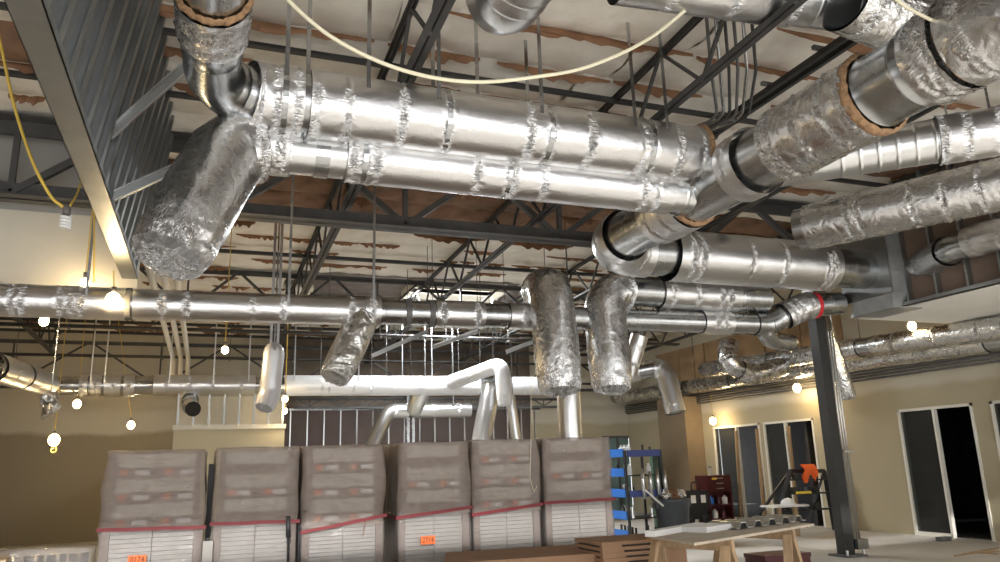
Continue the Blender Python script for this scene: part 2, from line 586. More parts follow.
def pipe(path, s0, s1, r, parent, joints=(), m='galv', n=40, name='duct_pipe', cap0=False, cap1=False, ridge=0.035, taper=None):
    def rf(s, t):
        q = 1.0 if taper is None else taper(s)
        for j in joints:
            d = abs(s - j)
            if d < 0.05: q += ridge * math.exp(-(d / 0.012) ** 2)
        return r * q
    ss = samples(s0, s1, joints, coarse=0.1, fine=0.008, reach=0.035)
    b = skin(path, ss, rf, n)
    for flag, idx in ((cap0, 0), (cap1, len(ss) - 1)):
        if flag: b.f.append(tuple(idx * n + i for i in (range(n) if idx else reversed(range(n)))))
    return b.build(name, m, parent, smooth=True)

def ring(path, s, r, parent, wd=0.045, m='galv', th=0.006, name='clamp_band', n=40):
    b = skin(path, [s - wd / 2, s - wd / 2 + 0.002, s + wd / 2 - 0.002, s + wd / 2], lambda q, t: r + (th if abs(q - s) < wd / 2 - 0.001 else -0.01), n)
    return b.build(name, m, parent, smooth=False)

def fibre_edge(path, s, r, parent, wd=0.05, n=60, name='insulation_edge'):
    sd = random.random() * 50
    def rf(q, t):
        e = 0.0 if abs(q - s) < wd * 0.45 else -0.03
        return r + e + 0.018 * N3(math.cos(t) * 8 + sd, math.sin(t) * 8, q * 30)
    def mkpath(): return [s - wd / 2, s - wd / 4, s, s + wd / 4, s + wd / 2]
    return skin(path, mkpath(), rf, n).build(name, 'fibre', parent, smooth=True)

def roof_z(y): return 5.62 - 0.028 * (y - 6)
def strap(path, s, r, parent, top=None, m='galv', wd=0.035, both=False, name='hanger_strap'):
    p, a, c = path.at(s)
    zt = top if top is not None else roof_z(p.y) + 0.1
    b = MB()
    b.box((p.x - wd / 2, p.y - r - 0.004, p.z), (p.x + wd / 2, p.y - r, zt))
    if both: b.box((p.x - wd / 2, p.y + r, p.z), (p.x + wd / 2, p.y + r + 0.004, zt))
    return b.build(name, m, parent)
def rod(x, y, z0, parent, r=0.006, m='conduit', name='hanger_rod', z1=None):
    return MB().tube([(x, y, z0), (x, y, z1 or roof_z(y) - 0.04)], r, 6).build(name, m, parent)

# ------------------------------------------------------------------ room shell
XW, YF = 12.65, 22.0
XL, YB = -9.0, -5.0
structure(MB().box((XL - 0.3, YB - 0.3, -0.2), (18, YF + 3, 0)).build('floor', 'concrete'))
# right wall with three door openings
p = lambda x, y: at(x, y, 'x', XW)
d1a, d1b = p(713, 428).y, p(759, 423).y
d2a, d2b = p(763, 422).y, p(813, 418).y
d3a, d3b = p(897, 409).y, p(971.5, 401).y
d4a, d4b = p(990, 402).y, p(1040, 395).y
DH = 2.34
doors = sorted([(d1b, d1a), (d2b, d2a), (d3b, d3a), (d4b, d4a)])
b = MB()
y = YB
for a0, a1 in doors:
    b.box((XW, y, 0), (XW + 0.16, a0, DH))
    y = a1
b.box((XW, y, 0), (XW + 0.16, YF, DH))
b.box((XW, YB, DH), (XW + 0.16, YF, roof_z(0)))
structure(b.build('wall_right', 'wall_tan'))
structure(MB().box((XW + .17, YB, 0), (17.6, YF, .012)).build('floor_back_shade', 'room_shade'))  # extra near-black slab over the floor, painting the rooms as unlit
structure(MB().box((XW + .16, YB - .2, 0), (17.8, YB, 3)).build('wall_back_rooms_end', 'room_shade'))
structure(MB().box((17.6, YB, 0), (17.8, YF + 2, 3)).box((XW + 0.16, YB, 2.9), (17.8, YF + 2, 3.0)).box((XW + 0.16, 14.2, 0), (17.6, 14.3, 2.9)).build('wall_back_rooms', 'room_shade'))
# far wall: pale drywall at the left, dark backing in the middle, tan with an opening at the right
xa, xb = 1.75, 9.3
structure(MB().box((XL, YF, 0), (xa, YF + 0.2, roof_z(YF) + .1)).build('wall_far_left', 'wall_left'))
structure(MB().box((xa, YF, 0), (xb, YF + 0.2, 3.2)).build('wall_far_middle', 'darkwall'))
structure(MB().box((xa, YF, 3.2), (xb, YF + 0.2, roof_z(YF) + .1)).build('wall_far_upper', mat('far_upper_board', (0.20, 0.16, 0.125), .9, var=.35, vscale=1.5)))
structure(MB().box((xb, YF, 0), (11.75, YF + 0.2, roof_z(YF) + .1)).box((11.75, YF, 2.3), (XW + .2, YF + 0.2, roof_z(YF) + .1)).build('wall_far_right', 'wall_tan'))
wo = structure(MB().box((11.7, YF - 0.03, 2.25), (XW, YF + .05, 2.33)).box((11.7, YF - 0.03, 0), (11.78, YF + .05, 2.25)).box((12.2, YF - 0.03, 0), (12.26, YF + .05, 2.25)).build('window_2', 'steel_grey'))
MB().box((11.78, YF + 0.02, 0), (12.2, YF + .04, 2.25)).build('pane', 'teal', wo)
MB().box((12.26, YF + 0.02, 0), (XW, YF + .04, 2.25)).build('pane', 'teal', wo)
# left wall, wall behind the camera with its storefront
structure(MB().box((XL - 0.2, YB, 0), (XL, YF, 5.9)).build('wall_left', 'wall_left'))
structure(MB().box((XL, YB - 0.2, 0), (-4.6, YB, 5.9)).box((10.6, YB - 0.2, 0), (XW + .16, YB, 5.9)).box((-4.6, YB - 0.2, 3.8), (10.6, YB, 5.9)).box((-4.6, YB - 0.2, 0), (10.6, YB, 0.3)).build('wall_behind', 'wall_tan'))
b = MB()
for k in range(9): b.box((-4.6 + k * 1.9 - .04, YB - .15, .3), (-4.6 + k * 1.9 + .04, YB - .05, 3.8))
b.box((-4.6, YB - .15, 2.5), (10.6, YB - .05, 2.58))
structure(b.build('window_1', 'steel_grey'))
# pilaster on the right wall
pa, pb = 17.95, 18.95
structure(MB().box((12.1, 17.95, 0), (XW, 19.3, 3.2)).build('wall_pilaster', mat('pilaster_paint', (0.26, 0.19, 0.115), 0.85, var=0.1)))
# boxed-out wall at the far left with bare studs above it
bx = structure(MB().box((-0.64, 16.8, 0), (1.50, YF, 2.40)).build('wall_box', mat('box_paint', (0.56, 0.50, 0.35), 0.85, var=0.06, vscale=1)))
MB().box((-0.66, 16.76, 2.40), (1.52, 16.92, 2.49)).build('top_plate', 'drywall', bx)
sm = MB().box((-0.018, -0.045, 0), (0.018, 0.045, 0.62)).mesh('wall_stud', 'stud')
for k in range(8):
    o = link_mesh('wall_stud', sm, bx)
    o.location = (-0.58 + k * 0.29, 16.83, 2.49)
MB().box((-0.64, 17.75, 2.40), (1.5, 17.8, 3.35)).build('backing_board', 'drywall', bx)

# roof: deck, purlins, insulation batts with torn paper edges
HX0, HX1, HY0, HY1 = 4.0, 6.1, 15.6, 16.7           # roof hatch
def deck_box(b, x0, x1, y0, y1):
    n = len(b.v)
    for dz in (0.12, 0.22):
        b.v += [(x0, y0, roof_z(y0) + dz), (x1, y0, roof_z(y0) + dz), (x1, y1, roof_z(y1) + dz), (x0, y1, roof_z(y1) + dz)]
    b.f += [tuple(n + i for i in q) for q in ((0, 3, 2, 1), (4, 5, 6, 7), (0, 1, 5, 4), (1, 2, 6, 5), (2, 3, 7, 6), (3, 0, 4, 7))]
b = MB()
deck_box(b, XL, HX0, YB - .2, YF + .2); deck_box(b, HX1, 18, YB - .2, YF + .2)
deck_box(b, HX0, HX1, YB - .2, HY0); deck_box(b, HX0, HX1, HY1, YF + .2)
ceil = structure(b.build('ceiling', 'deck'))
b = MB()
for x0, x1, y0, y1 in ((HX0 - .05, HX0, HY0, HY1), (HX1, HX1 + .05, HY0, HY1), (HX0, HX1, HY0 - .05, HY0), (HX0, HX1, HY1, HY1 + .05)):
    b.box((x0, y0, roof_z(16) - .06), (x1, y1, roof_z(16) + .5))
b.build('hatch_curb', 'drywall', ceil)

def batt_mesh(name, L, W, m, seed, bulge=0.13):
    b = MB()
    nx, ny = 22, 8
    for j in range(ny + 1):
        for i in range(nx + 1):
            fx, fy = i / nx, j / ny
            x, y_ = fx * L, fy * W + 0.07 * N3(fx * 6 + seed, j * .4, 1.5) * (1 if j in (0, ny) else .4)
            z = 0.06 - bulge * math.sin(PI * min(max(fy, 0.0), 1)) ** 0.8 * (0.75 + 0.5 * N3(fx * 3 + seed, fy, 0))
            z += 0.03 * N3(fx * 8, fy * 3, seed) + 0.02 * N3(fx * 18, fy * 6, seed)
            b.v.append((x, y_, z))
    for j in range(ny):
        for i in range(nx):
            q = j * (nx + 1) + i
            b.f.append((q, q + nx + 1, q + nx + 2, q + 1))
    n = len(b.v)      # flat back
    b.v += [(0, 0, 0.115), (L, 0, 0.115), (L, W, 0.115), (0, W, 0.115)]
    b.f.append((n, n + 1, n + 2, n + 3))
    return b.mesh(name, m, smooth=True)
def flap_mesh(name, L, seed, m):
    """torn paper facing hanging down along a batt edge, a ragged lens of paper 4 mm thick"""
    b = MB()
    n = 26
    for th in (0, 0.004):
        for i in range(n + 1):
            f = i / n
            h = 0.20 * math.sin(PI * f) ** 0.8 * (0.55 + 0.9 * abs(N3(f * 4 + seed, 0, 0)) + 0.5 * N3(f * 13, seed, 0))
            h = max(h, 0.004)
            b.v.append((f * L, th, 0.03 + 0.02 * N3(f * 5, seed, 3)))
            b.v.append((f * L, th - 0.55 * h, -0.85 * h))
    k = 2 * (n + 1)
    for i in range(n):
        b.f.append((2 * i, 2 * i + 1, 2 * i + 3, 2 * i + 2))
        b.f.append((k + 2 * i, k + 2 * i + 2, k + 2 * i + 3, k + 2 * i + 1))
        b.f.append((2 * i + 1, k + 2 * i + 1, k + 2 * i + 3, 2 * i + 3))
    return b.mesh(name, m, smooth=True)
BL = 2.45
batts = {k: [batt_mesh('insulation_batt', BL, 0.80, mm, s * 3.7, bg) for s in range(5)] for k, mm, bg in (('w', 'insul', 0.10), ('k', 'kraft_dark', 0.16))}
flaps = [flap_mesh('paper_flap', l_, s * 2.3, 'kraft') for s, l_ in enumerate((0.5, 0.8, 1.1, 1.5, 1.9, 0.35))]
small = [flap_mesh('paper_flap', l_, 20 + s_ * 2.3, 'kraft') for s_, l_ in enumerate((0.25, 0.4, 0.55))]
pink = flap_mesh('paper_flap', 1.9, 9.1, 'pinkfacing')
rnd = random.Random(3)
yy, row = 4.6, 0
while yy < YF - 0.1:
    x = -5.2 - rnd.random() * 1.2
    while x < XW - 0.5:
        if x + BL > -6 and x / 1.0 < 15 and not (HX0 - 0.3 < x + BL and x < HX1 + .3 and HY0 - .7 < yy < HY1 + .1) and proj((x + (BL if x < 5 else 0), yy + .3, roof_z(yy)))[0] > -40 and proj((x, yy + .3, roof_z(yy)))[0] < 1040:
            brown = 9.9 < yy < 12.0
            if yy < 9.9 and rnd.random() < 0.06: brown = True
            o = link_mesh('insulation_batt', rnd.choice(batts['k' if brown else 'w']), ceil)
            o.location = (x, yy, roof_z(yy))
            o.rotation_euler = (-0.028, 0, 0)
            far = yy > 12.5
            for q in range(rnd.choice((2, 3, 4)) if far else (rnd.choice((1, 2, 2, 3)) if not brown else 1)):
                f = bpy.data.objects.new('paper_flap', rnd.choice(small if far and rnd.random() < .85 else flaps))
                col.objects.link(f)
                f.parent = o
                f.location = (rnd.random() * (1.6 if not far else 2.1), 0.02 + rnd.random() * 0.04, -0.01)
                f.scale = (0.8 + .5 * rnd.random(), 0.6 + .7 * rnd.random() * (1.2 if yy < 9.5 else 0.7), 1 if not far else .55)
        x += BL
    yy += 0.70
    row += 1
# purlins: dark angle irons along the batts
for k, yv in enumerate((6.9, 8.1, 13.6, 17.35, 18.6, 19.9, 21.2)):
    b = MB().angle((-6, yv, roof_z(yv) - 0.17), (XW, yv, roof_z(yv) - 0.17), 0.07, 0.012)
    b.build('purlin', 'steel_dark', ceil)

# ------------------------------------------------------------------ roof steel
def web_member(parent, p, q, m='steel_grey', w_=0.05, nm='web_member'):
    MB().bar(p, q, w_, w_ * 0.9).build(nm, m, parent)
def girder(yv, zb, x0, x1, label, bay, zt=None, m='steel_grey', chord=0.11, web=0.075):
    g = empty('roof_girder', (x0, yv, zb), label, 'girder')
    zt = zt or roof_z(yv) - 0.05
    for sg in (-1, 1):
        MB().angle((x0, yv + sg * 0.02, zb), (x1, yv + sg * 0.02, zb), chord, 0.014, sgn=sg).build('bottom_chord', m, g)
        MB().angle((x0, yv + sg * 0.02, zt), (x1, yv + sg * 0.02, zt), chord, 0.014, up=(0, 0, -1), sgn=sg).build('top_chord', m, g)
    k, x = 0, x0
    while x + bay <= x1 + 0.01:
        if k % 2 == 0: web_member(g, (x, yv, zt), (x + bay, yv, zb + .05), m, web)
        else: web_member(g, (x, yv, zb + .05), (x + bay, yv, zt), m, web)
        if k % 2 == 0: web_member(g, (x + bay, yv, zb + .05), (x + bay, yv, zt), m, web * 0.75, 'web_post')
        x += bay; k += 1
    return g
girder(9.4, 4.56, -5.56, 12.0, 'heavy grey steel roof girder passing behind the paired foil ducts', 1.12, m='steel_dark2', chord=0.17, web=0.085)
girder(15.2, 4.45, -5.0, 12.0, 'thinner roof girder beyond the long left-hand duct', 0.9, chord=0.07, web=0.05, m='steel_dark')
girder(20.8, 3.62, -6.0, 12.0, 'farthest dark girder hung just in front of the far wall', 1.6, zt=4.75, chord=0.07, web=0.05, m='steel_dark')
girder(18.9, 2.98, 1.9, 9.0, 'shallow open joist under the white far duct', 0.34, zt=3.22, chord=0.05, web=0.03, m='steel_dark')
def joist(xv, y0, y1, label, bay=0.62, m='steel_dark'):
    g = empty('bar_joist', (xv, y0, 4.8), label, 'joist', 'bar joists running towards the far wall')
    f0 = lambda yv: 4.80 - 0.028 * (yv - 9)
    f1 = lambda yv: roof_z(yv) - 0.09
    for nm, f, sg in (('bottom_chord', f0, 1), ('top_chord', f1, -1)):
        for s2 in (-1, 1):
            MB().angle((xv + s2 * 0.012, y0, f(y0)), (xv + s2 * 0.012, y1, f(y1)), 0.055, 0.01, up=(0, 0, sg), sgn=s2).build(nm, m, g)
    k, yv = 0, y0
    while yv + bay <= y1:
        a_, b_ = (f1, f0) if k % 2 == 0 else (f0, f1)
        web_member(g, (xv, yv, a_(yv)), (xv, yv + bay, b_(yv + bay)), m, 0.032)
        yv += bay; k += 1
    return g
ords = ('first', 'second', 'third', 'fourth', 'fifth', 'sixth')
for k, xv in enumerate((-3.6, 1.5, 4.1, 6.7, 9.5, 11.4)):
    joist(xv, 1.0 if k else 10.0, 21.6, 'dark open-web bar joist under the roof, %s from the left' % ords[k])

# black strut rack running over the large duct at the right
b = empty('strut_rack', (4.9, 2, 5.2), 'black double strut rail crossing above the large elbowed trunk duct', 'rail')
zr = 5.3
q0, q1 = at(700, 135, 'z', zr), at(915, -8, 'z', zr)
xr = (q0.x + q1.x) / 2
MB().bar((xr, q1.y - .4, zr), (xr, q0.y + .8, zr), 0.05, 0.06).build('rail', 'steel_black', b)
MB().bar((xr + .10, q1.y - .4, zr - .02), (xr + .10, q0.y + .8, zr - .02), 0.05, 0.06).build('rail', 'steel_black', b)
for k in range(4):
    yk = q1.y + 0.3 + k * 0.75
    MB().bar((xr - .1, yk, zr + .05), (xr + .2, yk, zr + .05), .04, .04).build('cross_clip', 'steel_grey', b)

# ------------------------------------------------------------------ ducts
def duct_root(name, label, path, cat='duct', group=None):
    return empty(name, path.at(0)[0], label, cat, group)

# upper paired duct, with the overhead run that feeds it at the left
zu = 4.47
X0 = -0.12
P1 = Path([(X0, 1.2, zu), (X0, 6.0, zu), (4.45, 6.0, zu)], 0.40)
d = duct_root('foil_duct', 'upper of the two paired foil ducts, fed by an overhead run at the left', P1)
xs = lambda x: P1.S(x, 81 + (x - 250) * .14)
sA, sB = P1.S(None, 22) if False else P1.S(212, 20), P1.S(212, 68)
R1 = 0.275
pipe(P1, 0.3, P1.len, R1 * 0.93, d, joints=[P1.S(212, -24), P1.S(212, 46), P1.S(212, 62), P1.S(214, 84), P1.S(222, 100), xs(300), xs(312), xs(705)], m='galv', taper=lambda s_: .80 + .20 * min(1, max(0, (s_ - 4.5) / .7)))
foil(P1, P1.S(212, -6), P1.S(212, 34), R1 * 0.87, d, bands=[P1.S(212, 2), P1.S(212, 14), P1.S(212, 26)], rough=1.2, m='foil_wrinkled')
fibre_edge(P1, P1.S(212, -8), R1 * .89, d)
foil(P1, 0.3, P1.S(212, -44), R1 * .87, d)
bands = [262, 278, 292]
foil(P1, xs(250), xs(303), R1 * 1.03, d, bands=[xs(v) for v in (262, 282, 298)])
foil(P1, xs(312), xs(697), R1 * 1.04, d, bands=[xs(v) for v in (318, 348, 398, 442, 522, 545, 580, 632, 640, 668, 690)], rough=1.1)
for v in (285, 442, 545, 640): ring(P1, xs(v), R1 * 1.03, d, wd=0.05, m='galv')
fibre_edge(P1, xs(700), R1 * 1.13, d, wd=.08)
for v in (283, 363, 432, 533, 622, 655): strap(P1, xs(v), R1 * .98, d, both=False)
for v in (441, 545): strap(P1, xs(v), -R1 * .98, d)

# lower paired duct
P2 = Path([(0.12, 6.22, 4.13), (4.45, 6.22, 4.13)])
d = duct_root('foil_duct', 'lower and slimmer of the two paired foil ducts', P2)
R2 = 0.205
xs = lambda x: P2.S(x)
pipe(P2, 0, P2.len, R2 * 0.93, d, joints=[xs(310), xs(342), xs(680)], m='galv_bright')
foil(P2, xs(246), xs(293), R2 * 1.05, d, bands=[xs(258), xs(270), xs(286)], m='foil')
foil(P2, xs(344), xs(664), R2 * 1.05, d, bands=[xs(v) for v in (352, 362, 374, 470, 502, 510, 538, 636, 650)], rough=1.1)
ring(P2, xs(318), R2 * .95, d, wd=0.12, m='galv')
for v in (362, 504): ring(P2, xs(v), R2 * 1.03, d, wd=0.05)
for v in (300, 470): strap(P2, xs(v), R2, d)

# large trunk duct: comes over the camera's right, elbows into the long run to the plenum
XT, ZT, YT = 4.66, 4.2, 8.5
P3 = Path([(XT, 1.2, ZT), (XT, YT, ZT), (9.15, YT, ZT)], 0.62)
d = duct_root('trunk_duct', 'large elbowed trunk duct crossing diagonally at the upper right', P3)
R3 = 0.30
t = lambda x, y: P3.S(x, y)
sE = P3.S(1000, 20)
m_ = lambda x: P3.S(x, 150 + (720 - x) * 0.58)
def mt(x): # on the diagonal part only
    best, bs = 1e9, 0
    for k, q in enumerate(P3.px):
        if P3.fr[k][0].y < YT - .62 and abs(q[0] - x) < best: best, bs = abs(q[0] - x), P3.s[k]
    return bs
def mb(x):
    best, bs = 1e9, 0
    for k, q in enumerate(P3.px):
        if P3.fr[k][0].x > XT + .62 and abs(q[0] - x) < best: best, bs = abs(q[0] - x), P3.s[k]
    return bs
sEl0 = 1e9
jo = [mt(v) for v in (880, 897, 915, 765, 752, 742, 716, 690)]
pipe(P3, 0.2, P3.len, R3 * 0.95, d, joints=jo + [mb(v) for v in (838, 858)], m='galv', n=56)
foil(P3, 0.4, mt(965), R3 * 1.12, d, bands=[mt(990)], rough=1.3, m='foil_wrinkled')
foil(P3, mt(960), mt(932), R3 * 1.1, d, bands=[mt(952), mt(940)], rough=1.3, m='foil_wrinkled')
fibre_edge(P3, mt(968), R3 * 1.08, d)
fibre_edge(P3, mt(874), R3 * 1.13, d, wd=0.09)
foil(P3, mt(872), mt(784), R3 * 1.10, d, bands=[mt(866), mt(850), mt(822), mt(795), mt(787)], rough=1.4, m='foil_wrinkled', lump=.025)
foil(P3, mt(757), mt(742), R3 * 1.10, d, bands=[mt(749)], rough=1.0)
fibre_edge(P3, mt(694), R3 * 1.06, d, wd=0.07)
foil(P3, mt(690), mt(660), R3 * 1.08, d, bands=[mt(680), mt(666)], m='foil')
sc0 = P3.S(640, 240)
i0 = [k for k in range(len(P3.s)) if P3.fr[k][0].y > YT - .62][0]
i1 = [k for k in range(len(P3.s)) if P3.fr[k][0].x > XT + .62][0]
el = (P3.s[i0], P3.s[i1])
foil(P3, el[0] - 0.05, el[1], R3 * 1.09, d, bands=[el[0] + (el[1] - el[0]) * f for f in (.12, .4, .7)], rough=0.5, m='foil')
foil(P3, mb(668), mb(826), R3 * 1.18, d, bands=[mb(v) for v in (682, 690, 738, 772, 812, 818)], rough=1.1)
# taps where the paired ducts join
for Pp, rr, zz, yv in ((P1, R1, zu, 6.0), (P2, R2, 4.13, 6.22)):
    Pt = Path([(4.0, yv, zz), (4.32, yv, zz), (XT, yv + 0.35, ZT)], 0.25)
    pipe(Pt, 0.35, Pt.len, rr * 0.97, d, joints=[0.45, 0.52, 0.62], m='galv', name='branch_tap')
# plenum box
pl = empty('plenum_box', (9.6, YT, 3.6), 'dark galvanised plenum box where the trunk duct ends', 'plenum')
MB().box((9.12, YT - .42, 3.78), (9.95, YT + .45, 4.72)).build('body', 'galv_dull', pl)
for xx in (9.105, 9.55, 9.935): MB().box((xx, YT - .445, 3.76), (xx + .03, YT + .47, 4.74)).build('flange', 'stud', pl)
MB().poly([(9.12, YT - .42, 3.78), (9.95, YT - .42, 3.78), (9.8, YT - .3, 3.58), (9.25, YT - .3, 3.58)], (0, .75, 0)).build('bottom_transition', 'galv_dull', pl)

# long left-hand duct
P4 = Path([(-5.2, 9.2, 3.33), (7.55, 9.2, 3.45)])
d = duct_root('foil_duct', 'long slim foil duct running across the room below the girder', P4)
R4 = 0.165
xs = lambda x: P4.S(x)
pipe(P4, 0, P4.len, R4 * 0.95, d, joints=[xs(v) for v in (128, 382, 432, 485, 505, 690, 722)], m='galv')
foil(P4, 0, xs(128), R4 * 1.07, d, bands=[xs(v) for v in (14, 22, 62, 72, 84)])
foil(P4, xs(134), xs(362), R4 * 1.05, d, bands=[xs(v) for v in (165, 185, 250, 284, 350)], rough=0.9)
foil(P4, xs(364), xs(378), R4 * 1.16, d, bands=[xs(371)])
foil(P4, xs(434), xs(483), R4 * 1.07, d, bands=[xs(443), xs(474)])
foil(P4, xs(508), xs(540), R4 * 1.05, d, bands=[xs(520)])
foil(P4, xs(700), xs(728), R4 * 1.05, d, bands=[xs(712), xs(720)])
for v in (408, 429): ring(P4, xs(v), R4 * 1.02, d, wd=0.07, m='steel_grey')
ring(P4, xs(130), R4 * 1.05, d, wd=0.06, m='steel_grey')
for v in (90, 285, 371): strap(P4, xs(v), R4, d, wd=.03)
# branch fittings at its right-hand end
e0 = P4.at(P4.len)[0]
Pf = Path([e0, e0 + Vector((.25, 0, .0)), e0 + Vector((.85, -.15, .28)), e0 + Vector((1.5, -.2, .34))], 0.3)
pipe(Pf, 0, Pf.len, R4 * 1.05, d, joints=[.08, .16, .24, .32, .5], name='wye_fitting')
foil(Pf, .55, 1.05, R4 * 1.25, d, bands=[.65, .78, .95], name='fitting_sleeve')
ring(Pf, 1.09, R4 * 1.2, d, wd=.07, m='red_paint', name='red_sealant_band')
Pg = Path([e0, e0 + Vector((.15, 0, -.05)), e0 + Vector((.35, .1, -.22)), e0 + Vector((.8, .15, -.25))], .15)
pipe(Pg, 0, Pg.len, R4 * .8, d, joints=[.1, .18, .26, .34, .6], name='lower_fitting', cap1=True)

# mid duct with the big foil drop
P5 = Path([(7.75, 9.15, 3.83), (5.02, 9.15, 3.83), (4.95, 8.95, 2.42)], 0.34)
d = duct_root('foil_duct', 'mid-level duct ending in the right-hand hanging foil drop', P5)
R5 = 0.225
hx = lambda x: max((s_ for s_, q in zip(P5.s, P5.px) if q[0] >= x and q[1] < 312), default=0)
pipe(P5, 0, P5.S(606, 290), R5 * .93, d, joints=[hx(652), hx(735), hx(748)], m='galv')
foil(P5, hx(733), hx(655), R5 * 1.03, d, bands=[hx(v) for v in (722, 712, 690, 665)])
sd0 = P5.S(628, 285)
foil(P5, sd0, P5.len - .02, 0.285, d, bands=[sd0 + .06], end=True, m='foil_wrinkled', rough=1.2, lump=0.03)
P5b = Path([(4.30, 9.75, 3.9), (4.15, 9.0, 3.78), (4.13, 8.8, 2.38)], 0.3)
d = duct_root('foil_duct_drop', 'left-hand of the two big hanging foil drops with crumpled closed end', P5b)
pipe(P5b, 0, .5, .25, d)
foil(P5b, .25, P5b.len - .02, 0.295, d, bands=[.35], end=True, m='foil_wrinkled', rough=1.2, lump=0.03)

# big foil sleeve hanging at the upper left
q0, q1 = at(243, 128, 'y', 6.25), at(170, 252, 'y', 5.75)
q1b = q1 + (q1 - q0).normalized() * 0.05
P6 = Path([(.55, 6.22, 4.14), (.28, 6.22, 4.14), q0.lerp(q1, .2), q1b], 0.15)
d = duct_root('foil_sleeve_drop', 'wide crumpled foil sleeve slanting down at the upper left, closed end', P6)
foil(P6, .05, .45, R2 * 1.1, d, bands=[.12, .3], rough=1.3, name='collar')
def bigfoil():
    s0 = .26
    b_ = foil(P6, s0, P6.len, 0.30, d, bands=[s0 + .1], end=True, m='foil_wrinkled', lump=0.05, n=64)
    return b_
bigfoil()

# 45 degree ducts at the right
def simple_duct(label, pts, r, foils, bare=(), m='foil', rad=.3, straps=(), joints=(), name='foil_duct', pm='galv', group=None, cat='duct', caps=(False, False)):
    Pq = Path(pts, rad)
    d_ = duct_root(name, label, Pq, cat, group)
    pipe(Pq, 0, Pq.len, r * .94, d_, joints=[j * Pq.len for j in joints], m=pm, cap0=caps[0], cap1=caps[1])
    for f0, f1, bb in foils:
        foil(Pq, f0 * Pq.len, f1 * Pq.len, r * 1.04, d_, bands=[q * Pq.len for q in bb], m=m)
    for q in straps: strap(Pq, q * Pq.len, r * .9, d_)
    return Pq, d_
za = 4.52
a0, a1 = at(800, 163, 'z', za), at(1003, 130, 'z', za)
dv = (a1 - a0)
simple_duct('bright foil duct at the upper right passing behind the trunk duct', [a0 - dv * .25, a1 + dv * .6], 0.235, [(.51, 1, (.52, .58, .66))], joints=(.2, .25, .30, .35, .40, .45, .5), straps=(.6,), pm='galv_bright')
zb_ = 4.25
a0, a1 = at(815, 226, 'z', zb_), at(1003, 184, 'z', zb_)
dv = (a1 - a0)
simple_duct('dull foil duct at the right, below the bright one', [a0 - dv * .1, a1 + dv * .5], 0.27, [(.04, 1, (.2, .24, .42, .52, .63, .8))], straps=(.5,), m='foil_wrinkled')
zc = 4.15
a0 = Vector((9.9, YT - .1, 4.17)); a1 = at(955, 247, 'z', zc); a2 = at(1003, 232, 'z', zc)
simple_duct('short foil duct leaving the plenum box towards the right edge', [a0, a1, a2, a2 + Vector((.5, -.5, -.25))], .2, [(.0, .45, (.12, .22, .28)), (.6, 1, (.64, .75, .9))], joints=(.5, .56), rad=.4, straps=(.2,))
Pz = Path([(9.6, 8.7, 3.62), at(806, 312, 'y', 9.0), at(770, 322, 'y', 9.3)])

# runs along the right wall
r0, r1 = at(560, 409, 'x', 12.2), at(835, 358, 'x', 12.2)
simple_duct('slim foil duct hugging the right wall above the doors', [(12.2, 21.9, 3.52), (12.2, 7.6, 3.26)], 0.18, [(.02, .28, (.05, .1, .2)), (.30, .42, (.33, .38)), (.46, .66, (.5, .55, .6)), (.68, .9, (.7, .76, .82))], joints=(.29, .44, .67), straps=(.3, .5, .7), m='foil_wrinkled')
simple_duct('second foil duct in front of the one along the right wall', [(11.6, 16.2, 3.70), (11.6, 7.8, 3.36)], 0.18, [(.02, .3, (.1, .2)), (.34, .6, (.4, .5)), (.64, .95, (.7, .8, .9))], joints=(.32, .62), straps=(.5,), m='foil_wrinkled')
simple_duct('curled foil elbow between the wall ducts behind the column', [(10.3, 13.4, 3.9), (10.1, 13.3, 3.45), (10.7, 13.3, 3.2), (11.5, 13.2, 3.4)], 0.2, [(.0, .3, (.1, .2)), (.4, .95, (.5, .6, .8))], rad=.3, m='foil_wrinkled')
tray = empty('wall_tray', (12.5, 9.3, 3.3), 'stack of grey conduits clipped along the right wall below the ducts', 'conduit')
for k in range(5): MB().tube([(12.55 - .02 * (k % 2), 7.5, 3.22 - k * .06), (12.55 - .02 * (k % 2), 21.9, 3.26 - k * .06)], .02, 8).build('conduit', 'steel_grey', tray, True)

# far duct along the far-left wall and its branches
P7 = Path([(-5.2, 17.4, 3.3), (-2.9, 17.4, 3.3), (8.2, 17.4, 3.42)], .3)
P7 = Path([(-2.95, 17.4, 3.33), (8.6, 17.4, 3.40)])
d = duct_root('foil_duct', 'far duct spanning left to centre, bright white under the roof hatch', P7)
R7 = .215
xs = lambda x: P7.S(x)
pipe(P7, 0, P7.len, R7 * .88, d, joints=[xs(v) for v in (56, 76, 140, 154)], m='galv')
for a_, b_, bb in ((80, 88, (84,)), (91, 104, (98,)), (106, 122, (114,)), (124, 136, (130,)), (155, 256, (168, 190, 214, 240))):
    foil(P7, xs(a_), xs(b_), R7 * 1.03, d, bands=[xs(v) for v in bb])
foil(P7, xs(283), xs(478), R7 * 1.06, d, bands=[xs(v) for v in (320, 328, 352, 370, 394, 420)], m='white_jacket')
foil(P7, xs(506), xs(545), R7 * 1.03, d, bands=[xs(523), xs(538)], m='white_jacket')
for v in (92, 106, 170, 213, 247, 293, 357, 400, 430): strap(P7, xs(v), R7, d, wd=.025, m='galv_bright')
Pa = Path([at(-12, 366, 'y', 12.5), (-2.95, 17.2, 3.33)])
d2 = duct_root('foil_duct', 'duct entering from the left edge and meeting the far duct', Pa)
pipe(Pa, 0, Pa.len, R7 * .92, d2, m='galv')
foil(Pa, .2, Pa.len * .42, R7 * 1.02, d2, bands=[Pa.len * .2, Pa.len * .38])
